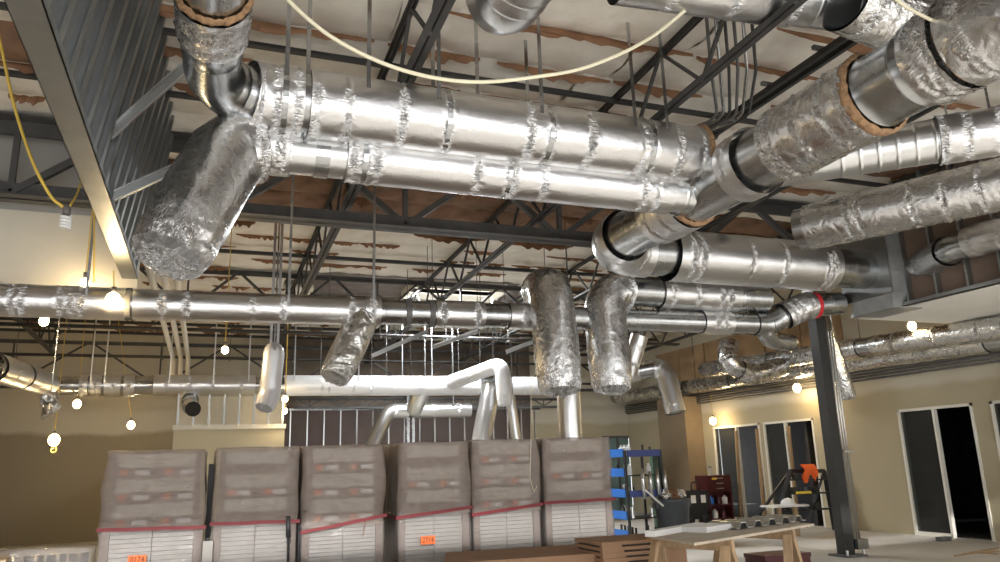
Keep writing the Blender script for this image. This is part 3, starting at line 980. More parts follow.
foil(Pa, Pa.len * .45, Pa.len * .93, R7 * 1.02, d2, bands=[Pa.len * .6, Pa.len * .8])
a0, a1, a2 = at(452, 382, 'y', 17.2), at(502, 364, 'y', 15.6), at(505, 405, 'y', 15.6)
Pb = Path([a0, a1, a2], .2)
d2 = duct_root('white_duct_drop', 'white elbow duct branching off the far duct with torn end', Pb)
foil(Pb, 0, Pb.len, .17, d2, bands=[.3, .8, 1.2, Pb.len - .2], m='white_jacket', end=True, name='white_sleeve')

def drop(label, pts, r, m='foil', rad=.2, end=True, name='foil_duct_drop', bb=()):
    Pq = Path(pts, rad)
    d_ = duct_root(name, label, Pq, 'duct drop')
    if Pq.at(0)[0].y > 10: strap(Pq, .12, r * .95, d_, wd=.025)
    foil(Pq, 0, Pq.len, r, d_, bands=[q * Pq.len for q in bb], end=end, start_end=False, m=m, lump=.03)
    return Pq, d_
drop('crumpled foil drop slanting from the long slim duct, left of centre', [at(364, 316, 'y', 9.2), at(348, 350, 'y', 9.1), at(334, 378, 'y', 9.0)], .195, m='foil_crumpled', rad=.1)
q_, dd = drop('small white foil drop hanging left of centre on two straps', [at(274, 352, 'y', 12), at(270, 393, 'y', 12), at(264, 408, 'y', 11.9)], .155, m='white_jacket', rad=.2)
tp = q_.at(0)[0]
MB().sphere(tp, .15, 14, 8).build('top_cap', 'white_jacket', dd, True)
for sx in (-.05, .05): MB().box((tp.x + sx - .02, 11.99, tp.z), (tp.x + sx + .02, 12.0, roof_z(12) - .1)).build('hanger_strap', 'galv_bright', dd)
drop('vertical foil duct seen behind the big left foil drop', [at(568, 380, 'y', 11.2), at(571, 460, 'y', 11.2)], .19, m='foil')
drop('foil drop tilted behind the pallets, right of the white elbow', [at(492, 385, 'y', 16.2), at(480, 445, 'y', 16.0)], .21, m='foil')
drop('thin foil drop just right of the white elbow', [at(510, 395, 'y', 16.6), at(517, 445, 'y', 16.6)], .12, m='foil')
simple_duct('thin foil duct with an angled drop below the white far duct', [at(470, 410, 'y', 18.4), at(388, 411, 'y', 18.4), at(368, 455, 'y', 18.2)], .17, [(.0, .45, (.1, .3)), (.5, 1, (.6,))], rad=.3, straps=(.15,))
drop('short foil branch dropping under the white far duct', [at(425, 385, 'y', 17.4), at(413, 412, 'y', 17.9)], .2, m='foil')
simple_duct('foil duct with elbow and short drop in front of the pilaster', [at(622, 374, 'y', 13.6), at(664, 366, 'y', 13.2), at(676, 413, 'y', 13.0)], .19, [(.0, .2, (.1,)), (.38, 1, (.45, .9))], rad=.25, caps=(False, True), straps=(.2,))
drop('foil drop slanting beside the black column', [at(826, 332, 'y', 11), at(849, 398, 'y', 11)], .15, m='foil_crumpled')
simple_duct('narrow foil branch between the hanging drops and the pilaster', [at(640, 335, 'y', 10.4), at(628, 375, 'y', 10.6)], .13, [(0, 1, (.3, .7))], straps=(.1,))
# cut-off duct stub on the box-out wall, small foil scrap
a0 = at(190, 402, 'y', 17.0)
simple_duct('short duct stub with dark open mouth above the boxed-out wall', [a0 + Vector((0, .4, .1)), a0 + Vector((0, 0, 0)), a0 + Vector((.02, -.35, -.12))], .17, [(0, .5, (.2,))], rad=.2)
MB().tube([at(193, 409, 'y', 16.62), at(193, 409, 'y', 16.6)], .15, 20).build('mouth_shade', 'rubber_and_shade', bpy.data.objects[-1] if False else [o for o in bpy.data.objects if o.get('label', '').startswith('short duct stub')][0])  # black disc painted in for the shade inside the open duct
# galvanised end at the top centre
P8 = Path([(1.95, 3.2, 4.95), (1.95, 4.95, 4.95), (2.0, 5.1, 5.7)], .35)
d = duct_root('duct_elbow', 'bare galvanised elbow cut by the top edge near the centre', P8)
pipe(P8, 0, P8.len, .27, d, joints=[P8.len * v for v in (.3, .45, .52, .58, .64, .70, .78)], ridge=.02, m='galv_bright')
# ducts cut by the top edge at the right
zd = 5.15
a0, a1 = at(700, -16, 'z', 5.2), at(852, 6, 'z', 5.2)
simple_duct('foil duct cut by the top edge right of centre', [a0 - (a1 - a0) * .5, a1], .235, [(.0, .72, (.2, .45, .7))], joints=(.8, .97), pm='galv_bright')
a0, a1 = at(858, 12, 'y', 5.35), at(935, 62, 'y', 5.5)
simple_duct('crumpled foil duct behind the strut rails at the top right', [at(845, -2, 'z', 5.1), at(905, 24, 'z', 5.02), at(985, 50, 'z', 4.98)], .26, [(.0, 1, (.1, .3, .5, .7))], m='foil_crumpled')

# ------------------------------------------------------------------ stud bulkhead at the upper left
XS = -0.86
LEAN = 0.30
bk = empty('stud_bulkhead', (XS, 4, 3.7), 'framed bulkhead of closely set grey metal studs at the upper left', 'bulkhead')
zb0 = 3.74
t0, t1 = at(18, 0, 'z', zb0), at(50, 0, 'z', zb0)
e1 = at(122, 282, 'z', zb0)
MB().box((XS - .17, 2.6, zb0), (XS, 9.55, zb0 + .012)).build('bottom_track', 'stud', bk)
MB().box((XS - .17, 2.6, zb0), (XS - .165, 9.55, zb0 + .07)).build('track_lip', 'galv_bright', bk)
MB().box((XS - .005, 2.6, zb0), (XS, 9.55, zb0 + .07)).build('track_lip', 'stud', bk)
st = MB()
st.box((-.15, 0, 0), (-.005, .01, 1.78)); st.box((-.012, 0, 0), (0, .10, 1.78)); st.box((-.15, 0, 0), (-.14, .06, 1.78))
st.v = [(x_ + LEAN * z_ / 1.78, y_, z_) for x_, y_, z_ in st.v]
stm = st.mesh('stud', 'stud')
for k in range(19):
    o = link_mesh('stud', stm, bk)
    o.location = (XS, 2.75 + k * 0.36, zb0 + .012)
MB().poly([(XS - .10, 2.6, zb0 + .02), (XS - .04, 2.6, zb0 + .02), (XS - .04 + LEAN, 2.6, 5.5), (XS - .10 + LEAN, 2.6, 5.5)], (0, 6.9, 0)).build('backing_sheet', mat('grey_sheet', (0.15, 0.152, 0.15), 0.5, 0.3, var=.3, vscale=3), bk)
for (xa_, ya_), (xb_, yb_) in (((108, 137), (190, 64)), ((112, 198), (178, 168))):
    p0, p1_ = at(xa_, ya_, 'x', XS), at(xb_, yb_, 'y', at(xa_, ya_, 'x', XS).y + .1)
    o = empty('brace_stud', p0, 'galvanised stud brace tied to the stud bulkhead, %s of the two' % ('upper' if ya_ < 150 else 'lower'), 'brace')
    dv = (p1_ - p0) * 1.5
    MB().bar(p0, p0 + dv, .012, .075).build('web', 'stud', o)
    for sg in (-1, 1):
        off = Vector((0, -.025, 0)) + Vector((-dv.z, 0, dv.x)).normalized() * .038 * sg
        MB().bar(p0 + off, p0 + dv + off, .05, .008).build('flange', 'galv_bright', o)
# drywall bulkhead left of it: grey upper board, cream lower board
structure(MB().box((XL, 9.72, 3.66), (XS - .02, 9.86, 4.52)).build('wall_hung_lower', 'drywall'))
structure(MB().box((XL, 9.74, 4.52), (XS - .02, 9.86, roof_z(9.7))).build('wall_hung_upper', 'drywall_grey'))
# pipes running to the far wall beside the bulkhead
pp = empty('pipe_bundle', (-.8, 10, 4.4), 'three pale pipes running side by side under the roof at the left', 'pipes')
for k in range(3): MB().tube([(-.85 + k * .16, 9.0, 4.2 + .02 * k), (-.85 + k * .16, 19.5, 4.15 + .02 * k), (-.85 + k * .16, 19.7, 3.7)], .05, 10).build('pipe', 'pvc', pp, True)

# ------------------------------------------------------------------ soffit bulkhead at the right
SX, SY, SZ = 9.42, 9.15, 3.6
structure(MB().box((SX, 2.0, SZ), (XW, SY, SZ + .03)).build('ceiling_soffit', 'soffit'))
sf = empty('soffit_framing', (SX, 5, SZ), 'metal stud framing with brown sheathing above the white soffit', 'framing')
MB().box((SX + .10, 2.0, SZ + .03), (SX + .13, SY, 5.5)).build('sheathing', 'sheath', sf)
MB().box((SX - .02, 2.0, SZ), (SX + .09, SY, SZ + .05)).build('track', 'stud', sf)
fm = MB().box((0, 0, 0), (.09, .035, 1.85)).mesh('framing_stud', 'stud')
for k in range(15):
    o = link_mesh('framing_stud', fm, sf)
    o.location = (SX, 2.3 + k * .48, SZ + .05)
MB().box((SX + .1, SY, SZ), (XW, SY + .04, SZ + .30)).build('end_board', 'soffit', sf)
structure(MB().box((XW - .06, 8.6, 0), (XW + .02, 9.15, SZ)).build('wall_return', 'drywall'))

# ------------------------------------------------------------------ column
cx, cy = 9.31, 9.77
cl = empty('steel_column', (cx, cy, 0), 'black square steel column standing at the right, conduits strapped on', 'column')
MB().box((cx - .12, cy - .09, 0.02), (cx + .06, cy + .09, 5.4)).build('shaft', 'steel_black', cl)
MB().box((cx - .2, cy - .2, 0), (cx + .2, cy + .2, .03)).build('base_plate', 'steel_grey', cl)
for sx, sy in ((-.16, -.16), (.16, -.16)): MB().tube([(cx + sx, cy + sy, .03), (cx + sx, cy + sy, .10)], .02, 8).build('anchor_bolt', 'conduit', cl)
MB().box((cx - .14, cy - .12, 4.05), (cx + .08, cy + .12, 4.22)).build('cap_plate', 'galv_bright', cl)
for k in range(3): MB().tube([(cx + .09 + .05 * k, cy - .08, .25 + .0 * k), (cx + .09 + .05 * k, cy - .08, 4.3)], .014, 8).build('conduit', 'conduit', cl, True)
MB().box((cx + .05, cy - .15, 1.55), (cx + .26, cy - .06, 1.58)).build('conduit_clip', 'conduit', cl)
MB().box((cx + .07, cy - .16, .1), (cx + .28, cy - .04, .25)).build('junction_box', 'galv', cl)

# ------------------------------------------------------------------ door units on the right wall
def door_unit(nm, y_near, y_far, label, split=0.5, hang=True):
    """white frame; fixed pane on the far half, open dark doorway on the near half"""
    fr = empty(nm, (XW, y_far, 0))
    structure(fr, label)
    x0, x1 = XW - .02, XW + .06
    ym = y_far + (y_near - y_far) * split
    t = .05
    MB().box((x0, y_near, 0), (x1, y_near + t, DH)).build('jamb', 'frame_white', fr)
    MB().box((x0, y_far - t, 0), (x1, y_far, DH)).build('jamb', 'frame_white', fr)
    MB().box((x0, y_near, DH - t), (x1, y_far, DH)).build('head', 'frame_white', fr)
    MB().box((x0, ym - t / 2, 0), (x1, ym + t / 2, DH - t)).build('mullion', 'frame_white', fr)
    MB().box((x0, ym, 0), (x1, y_far - t, .07)).build('sill', 'frame_white', fr)
    MB().box((XW + .02, ym + t / 2, .07), (XW + .03, y_far - t, DH - t)).build('pane', 'glass', fr)
    return fr
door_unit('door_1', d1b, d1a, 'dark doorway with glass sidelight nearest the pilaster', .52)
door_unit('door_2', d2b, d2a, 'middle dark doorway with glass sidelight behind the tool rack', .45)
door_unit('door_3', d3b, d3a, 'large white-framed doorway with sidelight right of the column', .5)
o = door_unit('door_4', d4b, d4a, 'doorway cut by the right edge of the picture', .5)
# lumber leaning in the openings
for k, (px0, px1, lb) in enumerate(((736, 741, 'rough lumber strip leaning in the first doorway'), (757, 764, 'pale lumber strip leaning between the first two doorways'), (789, 794, 'lumber strip standing in the middle doorway'))):
    a, c = at(px0, 432, 'x', XW - .05), at(px1, 515 if k != 2 else 490, 'x', XW - .12)
    tag(MB().bar((a.x, a.y, 2.2), (c.x, c.y, 0.02), .07, .04).build('lumber_strip', 'lumber'), lb, 'lumber')
a = at(960, 470, 'x', 14.0)
tag(MB().box((13.6, 12.35, 0), (13.64, 13.6, 1.15)).build('leaning_panel', 'cardboard'), 'brown panel standing behind the glass of the large doorway', 'panel')
p4 = at(996, 440, 'x', XW + .6)
tag(MB().bar((XW + .5, p4.y - .1, .02), (XW + .5, p4.y, 2.1), .10, .05).build('doorway_glow_post', 'lumber'), 'post standing in for the orange light inside the doorway at the right edge', 'lumber')  # lumber-toned post added for the orange light in the doorway
c = at(944, 541, 'z', 0)
tag(MB().box((c.x - .12, c.y - .06, 0), (c.x + .12, c.y + .06, .07)).build('floor_block', 'steel_grey'), 'small dark block on the floor before the large doorway', 'block')

# ------------------------------------------------------------------ studs in front of the dark backing, behind the pallets
pt = empty('stud_partition', (1.9, 17.0, 0), 'open partition of thin vertical metal studs behind the pallets', 'partition')
sm2 = MB().box((-.012, -.03, 0), (.012, .03, 2.95)).mesh('partition_stud', 'galv_bright')
for k in range(17):
    o = link_mesh('partition_stud', sm2, pt)
    o.location = (1.85 + k * .40, 19.3, 0.03)
MB().box((1.8, 19.25, 0), (8.4, 19.35, .03)).build('floor_track', 'galv', pt)
MB().box((1.8, 19.25, 2.96), (8.4, 19.35, 3.0)).build('top_track', 'galv', pt)
for xx in (4.55, 4.68): MB().box((xx, 18.6, 0), (xx + .07, 18.7, 3.6)).build('jamb_stud', 'galv', pt)
tag(MB().box((.0, 0, 0), (.24, .22, 3.3)).build('post', 'steel_black'), 'dark square post standing behind the white elbow duct', 'post').location = (8.55, 18.0, 0)

# ------------------------------------------------------------------ pallets
PY = 9.0
edges = [(-.98, .02), (.09, .98), (1.01, 1.945), (2.09, 2.98), (3.0, 3.89), (3.94, 4.90)]
tops = [1.775, 1.785, 1.79, 1.805, 1.82, 1.825]
straps = [((105, 530), (205, 527)), ((213, 524), (300, 521)), ((303, 533), (386, 515)), ((399, 518), (469, 507)), ((473, 515), (541, 504)), ((545, 503), (612, 499))]
descr = ['leftmost shrink-wrapped pallet with an orange tag low on its film', 'shrink-wrapped pallet, second from the left, black tool handle before it', 'shrink-wrapped pallet with a steeply sloping red strap, third from the left', 'shrink-wrapped pallet with an orange tag on white slabs, fourth from the left', 'shrink-wrapped pallet, fifth from the left, under the white elbow', 'rightmost shrink-wrapped pallet beside the blue rack']
def text_mesh(txt, size):
    cu = bpy.data.curves.new('lettering', 'FONT')
    cu.body = txt; cu.size = size; cu.align_x = 'CENTER'; cu.align_y = 'CENTER'; cu.extrude = .001
    o = bpy.data.objects.new('lettering', cu)
    col.objects.link(o)
    me = o.to_mesh().copy()
    bpy.data.objects.remove(o)
    me.materials.append(M['ink'])
    return me
def film_shell(x0, x1, y0, y1, z0, z1, seed, parent, m, name, taper=0.0, wav=.012):
    b = MB()
    per, nz = 72, 22
    w_, d_ = x1 - x0, y1 - y0
    def pt_(u, tp):
        L_ = 2 * (w_ + d_); q = u * L_
        ins = tp
        if q < w_: return x0 + ins + q * (w_ - 2 * ins) / w_, y0 + ins * .4
        q -= w_
        if q < d_: return x1 - ins, y0 + ins * .4 + q * (d_ - ins) / d_
        q -= d_
        if q < w_: return x1 - ins - q * (w_ - 2 * ins) / w_, y1 - ins * .4
        q -= w_
        return x0 + ins, y1 - ins * .4 - q * (d_ - ins) / d_
    for j in range(nz + 1):
        f = j / nz
        for i in range(per):
            x, y_ = pt_(i / per, taper * f * f)
            cxm, cym = (x0 + x1) / 2, (y0 + y1) / 2
            e = wav * (N3(i * .33 + seed, f * 2.5, 0) + .7 * N3(i * .9, f * 3 + i * .25, seed))
            b.v.append((x + e * (1 if x > cxm else -1), y_ + e * (1 if y_ > cym else -1), z0 + (z1 - z0) * f + (.012 * N3(i * .5, seed, 5) if j == nz else 0)))
    for j in range(nz):
        for i in range(per):
            k = (i + 1) % per
            b.f.append((j * per + i, j * per + k, (j + 1) * per + k, (j + 1) * per + i))
    b.f.append(tuple(nz * per + i for i in range(per)))
    return b.build(name, m, parent, smooth=True)
for k, (x0, x1) in enumerate(edges):
    w_ = x1 - x0
    zt = tops[k]
    pr = empty('wrapped_pallet', ((x0 + x1) / 2, PY + .5, 0), descr[k], 'pallet', 'row of shrink-wrapped pallets')
    y0, y1 = PY, PY + 1.1
    for q in range(6): MB().box((x0 + .02, y0 + q * .19, .10), (x1 - .02, y0 + q * .19 + .12, .125)).build('deck_board', 'lumber', pr)
    for q in range(3): MB().box((x0 + .02 + q * (w_ - .14) / 2, y0, 0), (x0 + .12 + q * (w_ - .14) / 2, y1, .10)).build('runner', 'lumber', pr)
    zs = at(*straps[k][0], 'y', PY).z * .5 + at(*straps[k][1], 'y', PY).z * .5
    # white slabs below the strap, in two stacks
    nrow = 19
    hh = (zs - .13) / nrow
    smesh = MB().box((0, 0, 0), ((w_ - .2) / 2 - .008, .9, hh * .90)).mesh('slab', 'slab')
    for r_ in range(nrow):
        for c_ in range(2):
            o = link_mesh('slab', smesh, pr)
            o.location = (x0 + .1 + c_ * (w_ - .2) / 2 + .004 + .006 * N3(r_, c_, k), y0 + .05 + .012 * N3(r_ * 1.7, c_, k), .13 + r_ * hh)
    for sx in (x0 + .02, x1 - .10): MB().box((sx, y0 + .03, .13), (sx + .08, y1 - .05, zs)).build('corner_board', 'carton_kraft', pr)
    # cartons above: pale faces between brown bands
    z = zs + .01
    tiers = 3
    th = (zt - .03 - z) / tiers
    for r_ in range(tiers):
        zz = z + r_ * th
        for c_ in range(2):
            xa_ = x0 + .07 + c_ * (w_ - .14) / 2
            xb_ = xa_ + (w_ - .14) / 2 - .004
            cb = MB().box((xa_, y0 + .05, zz), (xb_, y1 - .05, zz + th - .006)).build('carton', 'carton_kraft', pr)
            MB().box((xa_ + (.05 if c_ == 0 else 0), y0 + .044, zz + th * .42), (xb_ - (0.05 if c_ else 0), y0 + .05, zz + th * .95)).build('carton_face', 'carton', cb)
            if (r_ + k) % 2 == 0 or r_ == 1:
                MB().box((xb_ - .20, y0 + .04, zz + th * .12), (xb_ - .06, y0 + .05, zz + th * .30)).build('carton_label', 'label_white', cb)
                MB().box((xa_ + .08, y0 + .04, zz + th * .10), (xa_ + .15, y0 + .05, zz + th * .34)).build('orange_dot', 'label_orange', cb)
    film_shell(x0, x1, y0, y1, zs - .02, zt, k * 5.1, pr, 'film', 'wrap_film', taper=.012 if k != 0 else .03, wav=.02)
    film_shell(x0 + .005, x1 - .005, y0 + .01, y1, .05, zs + .01, k * 3.3 + 40, pr, 'film_clear', 'clear_film', wav=.014)
    a, c = at(*straps[k][0], 'y', PY - .02), at(*straps[k][1], 'y', PY - .02)
    n = 8
    b = MB()
    for q in range(n):
        f0, f1 = q / n, (q + 1) / n
        p_, q_ = a.lerp(c, f0), a.lerp(c, f1)
        for pp_ in (p_, q_): pp_.z += .006 * N3(pp_.x * 4, k, 0)
        b.bar((x0 - .014 + f0 * (w_ + .028), PY - .016, p_.z), (x0 - .014 + f1 * (w_ + .028), PY - .016, q_.z), .004, .036)
    for zz, xx in ((a.z, x0 - .016), (c.z, x1 + .016)): b.bar((xx, PY - .016, zz), (xx, y1 + .016, zz), .004, .036)
    b.build('red_strap', 'red_strap', pr)
    if k in (0, 3):
        q = at(137, 560, 'y', PY - .03) if k == 0 else at(428, 540, 'y', PY - .03)
        tg = MB().box((q.x - .085, PY - .034, q.z - .045), (q.x + .085, PY - .031, q.z + .045)).build('orange_tag', 'label_orange', pr)
        lm = text_mesh('0174' if k == 0 else '2714', .085)
        o = link_mesh('lettering', lm, tg)
        o.rotation_euler = (PI / 2, 0, 0)
        o.location = (q.x, PY - .036, q.z)
        o.scale = (.8, 1, 1)
    if k == 2:
        a, c = at(366, 520, 'y', PY - .03), at(363, 536, 'y', PY - .03)
        MB().bar(a, c, .004, .04).build('brown_tape', 'tape_brown', pr)
# white edge board between the first two pallets
a = at(207, 541, 'y', 8.95)
tag(MB().box((.015, 8.93, 0), (.115, 8.97, a.z)).build('white_board', 'slab'), 'narrow white board upright between the two leftmost pallets', 'board')
b = MB().box((.03, 9.3, 0), (.085, 9.6, 1.62)).build('pallet_gap_shade', 'steel_dark')  # dark slab added for the shade between the pallets
tag(b, 'dark sheet added as shade in the gap between the two leftmost pallets', 'sheet')
# black tool handle and cable in front of the second pallet
a = at(288, 516, 'y', 8.85)
tl = empty('hand_tool', (a.x, 8.85, 0), 'black handled tool leaning before the second pallet', 'tool')
MB().tube([(a.x, 8.85, a.z), (a.x + .01, 8.85, a.z - .22)], [.022, .026], 10).build('grip', 'plastic_black', tl, True)
MB().tube([(a.x + .01, 8.85, a.z - .22), (a.x + .02, 8.8, 0.02)], .014, 8).build('shaft', 'plastic_black', tl, True)
a = at(299, 524, 'y', 8.88)
tag(MB().tube([(a.x, 8.88, a.z), (a.x + .005, 8.88, a.z - .2), (a.x, 8.85, .03)], .013, 8).build('black_bar', 'plastic_black', None, True), 'thin black bar upright at the gap beside the second pallet', 'bar')
# loose plastic tail hanging at the fifth pallet
tag(MB().tube([at(531, 385, 'y', 8.8), at(531, 440, 'y', 8.8), at(530, 478, 'y', 8.86), at(534, 492, 'y', 8.9), at(537, 486, 'y', 8.95)], .004, 6).build('loose_string', 'cord_cream'), 'thin pale cord hanging before the fifth pallet', 'cord')

# ------------------------------------------------------------------ foreground cardboard and lower-left bundle
cb = empty('cardboard_stack', (4.0, 7.6, 0), 'long brown cardboard cartons stacked low before the pallets', 'cardboard')
zc0 = at(560, 549, 'y', 7.4).z
MB().poly([(2.1, 7.2, 0), (4.6, 7.0, 0), (4.6, 7.9, 0), (2.4, 8.1, 0)], (0, 0, zc0 - .03)).build('carton', 'cardboard', cb)
ya = 6.9
xl, xa_, xb_, xr_ = (at(v_, 545, 'y', ya).x for v_ in (602, 622, 654, 668))
zt_ = at(640, 540, 'y', ya).z
MB().box((xl, ya, 0), (xr_, ya + .6, zt_ - .34)).build('lower_carton', 'cardboard', cb)
MB().box((xl + .03, ya + .06, zt_ - .34), (xr_ - .03, ya + .58, zt_ - .03)).build('gap_shade', 'steel_black', cb)  # black block set in to darken the gaps between cartons
for k in range(7):
    z0_ = zt_ - k * .05
    MB().box((xl, ya - .004 * k, z0_ - .032), (xr_, ya + .6, z0_)).build('flat_carton', 'cardboard', cb)
    if k < 6:
        MB().box((xl, ya, z0_ - .05), (xa_ + .02 * k, ya + .05, z0_ - .032)).build('carton_edge', 'cardboard', cb)
        MB().box((xb_ + .02 * k, ya, z0_ - .05), (xr_, ya + .05, z0_ - .032)).build('carton_edge', 'cardboard', cb)
bu = empty('wrapped_bundle', (-1.5, 9, 0), 'low bundle of metal parts in shiny film at the lower left', 'bundle')
za_ = at(60, 549, 'y', 9.0).z
for k in range(4): MB().tube([(-1.75 + k * .2, 9.15, 0), (-1.75 + k * .2, 9.15, za_ - .06)], .09, 16).build('metal_piece', 'galv', bu, True)
film_shell(-1.88, -1.02, 8.95, 9.4, .02, za_, 77, bu, 'film_clear', 'clear_film', wav=.03)
bo = empty('open_carton', (-2.1, 8.8, 0), 'open cardboard carton cut by the left edge', 'carton')
zo = at(12, 552, 'y', 8.8).z
MB().box((-2.4, 8.8, 0), (-1.72, 9.3, zo - .06)).build('body', mat('carton_tan', (.55, .43, .28), .85, var=.1), bo)
MB().bar((-2.4, 8.75, zo - .05), (-1.75, 8.7, zo + .03), .3, .012).build('flap', mat('carton_tan2', (.50, .38, .24), .85, var=.1), bo)

# ------------------------------------------------------------------ work table with sawhorses
tb = empty('work_table', (4.6, 6.6, 0), 'plywood sheet laid over wooden sawhorses as a work table', 'table')
c0, c1 = at(694, 543, 'z', .85), at(814, 523.5, 'z', .85)
e1_ = (c1 - c0); e2_ = Vector((-e1_.y, e1_.x, 0)).normalized() * .8
shear = e1_.normalized() * .2
MB().poly([c0, c1, c1 + e2_ + shear, c0 + e2_ + shear * 2.2], (0, 0, -.022)).build('plywood_sheet', 'plywood', tb)
def sawhorse(cn, ax, parent):
    ax = ax.normalized(); sd = Vector((-ax.y, ax.x, 0))
    MB().bar(cn - ax * .42 + Vector((0, 0, .78)), cn + ax * .42 + Vector((0, 0, .78)), .05, .09).build('sawhorse_beam', 'lumber', parent)
    for f in (-.36, .36):
        for g in (-1, 1):
            MB().bar(cn + ax * f + sd * g * .03 + Vector((0, 0, .78)), cn + ax * (f * 1.15) + sd * g * .24, .08, .035).build('sawhorse_leg', 'lumber', parent)
sawhorse((c0 + e1_ * .26 + e2_ * .5).xy.to_3d(), e2_, tb)
sawhorse((c0 + e1_ * .78 + e2_ * .5).xy.to_3d(), e2_, tb)
# corrugated strip, white slabs and dark sheet on the table
zt_ = .85
s0_, s1_ = at(737, 530, 'z', zt_), at(806, 521, 'z', zt_)
dr = (s1_ - s0_); ln = dr.length; dr.normalize(); sd = Vector((-dr.y, dr.x, 0))
prof = []
nh = 5
for k in range(nh):
    u = k / nh
    for fu, fz in ((.0, .004), (.18, .004), (.30, .055), (.62, .055), (.74, .004)): prof.append((u + fu / nh, fz))
prof.append((1, .004))
b = MB()
n = len(prof)
for dd_ in (0, .35):
    for u, z_ in prof: b.v.append(tuple(s0_ + dr * (u * ln) + sd * dd_ + Vector((0, 0, z_ + .001))))
    for u, z_ in prof: b.v.append(tuple(s0_ + dr * (u * ln) + sd * dd_ + Vector((0, 0, z_ + .009))))
for i in range(n - 1):
    b.f += [(i, i + 1, 2 * n + i + 1, 2 * n + i), (n + i, 3 * n + i, 3 * n + i + 1, n + i + 1), (i, n + i, n + i + 1, i + 1), (2 * n + i, 2 * n + i + 1, 3 * n + i + 1, 3 * n + i)]
cr = empty('corrugated_strip', s0_, 'ribbed light metal strip with dark hollow ribs lying on the work table', 'metal strip')
b.build('ribbed_sheet', 'galv_bright', cr)
for k in range(nh):
    q = s0_ + dr * ((k + .46) / nh * ln)
    MB().poly([q - dr * (.3 * ln / nh) + Vector((0, 0, .002)) + sd * .02, q + dr * (.26 * ln / nh) + Vector((0, 0, .002)) + sd * .02, q + dr * (.14 * ln / nh) + Vector((0, 0, .052)) + sd * .02, q - dr * (.14 * ln / nh) + Vector((0, 0, .052)) + sd * .02], sd * .01).build('hollow_shade', 'rubber_and_shade', cr)  # black plates stand for the shade inside the ribs
def slab_on_table(px0, py0, px1, py1, dep, h, m, nm, lb, cat):
    a, c = at(px0, py0, 'z', zt_), at(px1, py1, 'z', zt_)
    d_ = (c - a).normalized(); s_ = Vector((-d_.y, d_.x, 0)) * dep
    o = MB().poly([a, c, c + s_, a + s_], (0, 0, h)).build(nm, m)
    return tag(o, lb, cat)
slab_on_table(707, 533, 749, 526, .25, .05, 'foam', 'white_block', 'white foam block beside the ribbed strip on the table', 'block')
slab_on_table(655, 537, 705, 528, .10, .05, 'foam', 'white_strip', 'thin white strip at the left end of the table', 'strip')
slab_on_table(752, 522, 790, 517.5, .18, .03, 'steel_dark', 'dark_sheet', 'dark flat sheet at the back of the table', 'sheet')
c = at(780, 556, 'z', 0.25)
tg_ = at(783, 560, 'y', 8.4)
rb = empty('red_toolbox', (tg_.x, 8.4, 0), 'dark red box on the floor under the work table', 'toolbox')
MB().box((tg_.x - .35, 8.3, 0), (tg_.x + .35, 8.7, .26)).build('body', 'maroon', rb)
MB().box((tg_.x - .36, 8.29, .26), (tg_.x + .36, 8.71, .31)).build('lid', 'maroon', rb)

# ------------------------------------------------------------------ blue parts rack
_q = at(631, 546, 'z', 0)
rx, ry = _q.x, _q.y
rk = empty('blue_rack', (rx, ry, 0), 'tall rack with blue bin fronts and black posts beside the pallets', 'rack')
rl, rw_ = at(611, 500, 'x', rx).y - ry, .75
for sx in (0, rw_):
    for sy in (0, rl): MB().box((rx + sx - .02, ry + sy - .02, 0), (rx + sx + .02, ry + sy + .02, 1.72)).build('post', 'plastic_black', rk)
for k, zz in enumerate((.12, .46, .86, 1.24, 1.60)):
    MB().box((rx, ry, zz), (rx + rw_, ry + rl, zz + .02)).build('shelf', 'plastic_black', rk)
    MB().box((rx - .03, ry + .03, zz), (rx - .01, ry + rl - .03, zz + .15)).build('blue_front', 'blue', rk)
    if k in (4, 2): MB().box((rx + .03, ry - .03, zz), (rx + rw_, ry - .01, zz + .12)).build('blue_side', 'blue_dark', rk)
rr = random.Random(5)
kinds = [('white_bottle', 'white_plastic', 'bottle', 'white bottle'), ('metal_fitting', 'galv_bright', 'fitting', 'shiny metal fitting'), ('black_clamp', 'plastic_black', 'clamp', 'black clamp')]
lev = ['bottom', 'second', 'third', 'fourth', 'top']
spots = ['at the front', 'in the middle', 'at the back', 'near the right post']
for li, zz in enumerate((.14, .48, .88, 1.26, 1.62)):
    for q in range(4):
        nm, mm, ct, lb = kinds[(q + li) % 3] if li in (1, 2, 3) else (kinds[0] if li == 4 and q < 3 else kinds[2])
        xx, yv = (rx + .14 + (.42 if q == 3 else .05 * q)), ry + .12 + (q % 3) * (rl - .22) / 2
        if nm == 'white_bottle':
            b = MB().tube([(xx, yv, zz), (xx, yv, zz + .15), (xx, yv, zz + .17), (xx, yv, zz + .21)], [.05, .05, .022, .022], 12)
        elif nm == 'metal_fitting':
            b = MB().tube([(xx, yv, zz), (xx, yv, zz + .05), (xx, yv, zz + .06), (xx, yv, zz + .20)], [.05, .05, .035, .035], 12)
        else:
            b = MB().bar((xx - .12, yv, zz + .02), (xx + .12, yv, zz + .02), .05, .04).bar((xx - .1, yv, zz + .02), (xx - .1, yv, zz + .2), .03, .03).bar((xx + .06, yv, zz + .02), (xx + .06, yv, zz + .16), .03, .03)
        tag(b.build(nm, mm), '%s on the %s level of the blue rack, %s' % (lb, lev[li], spots[q]), ct)
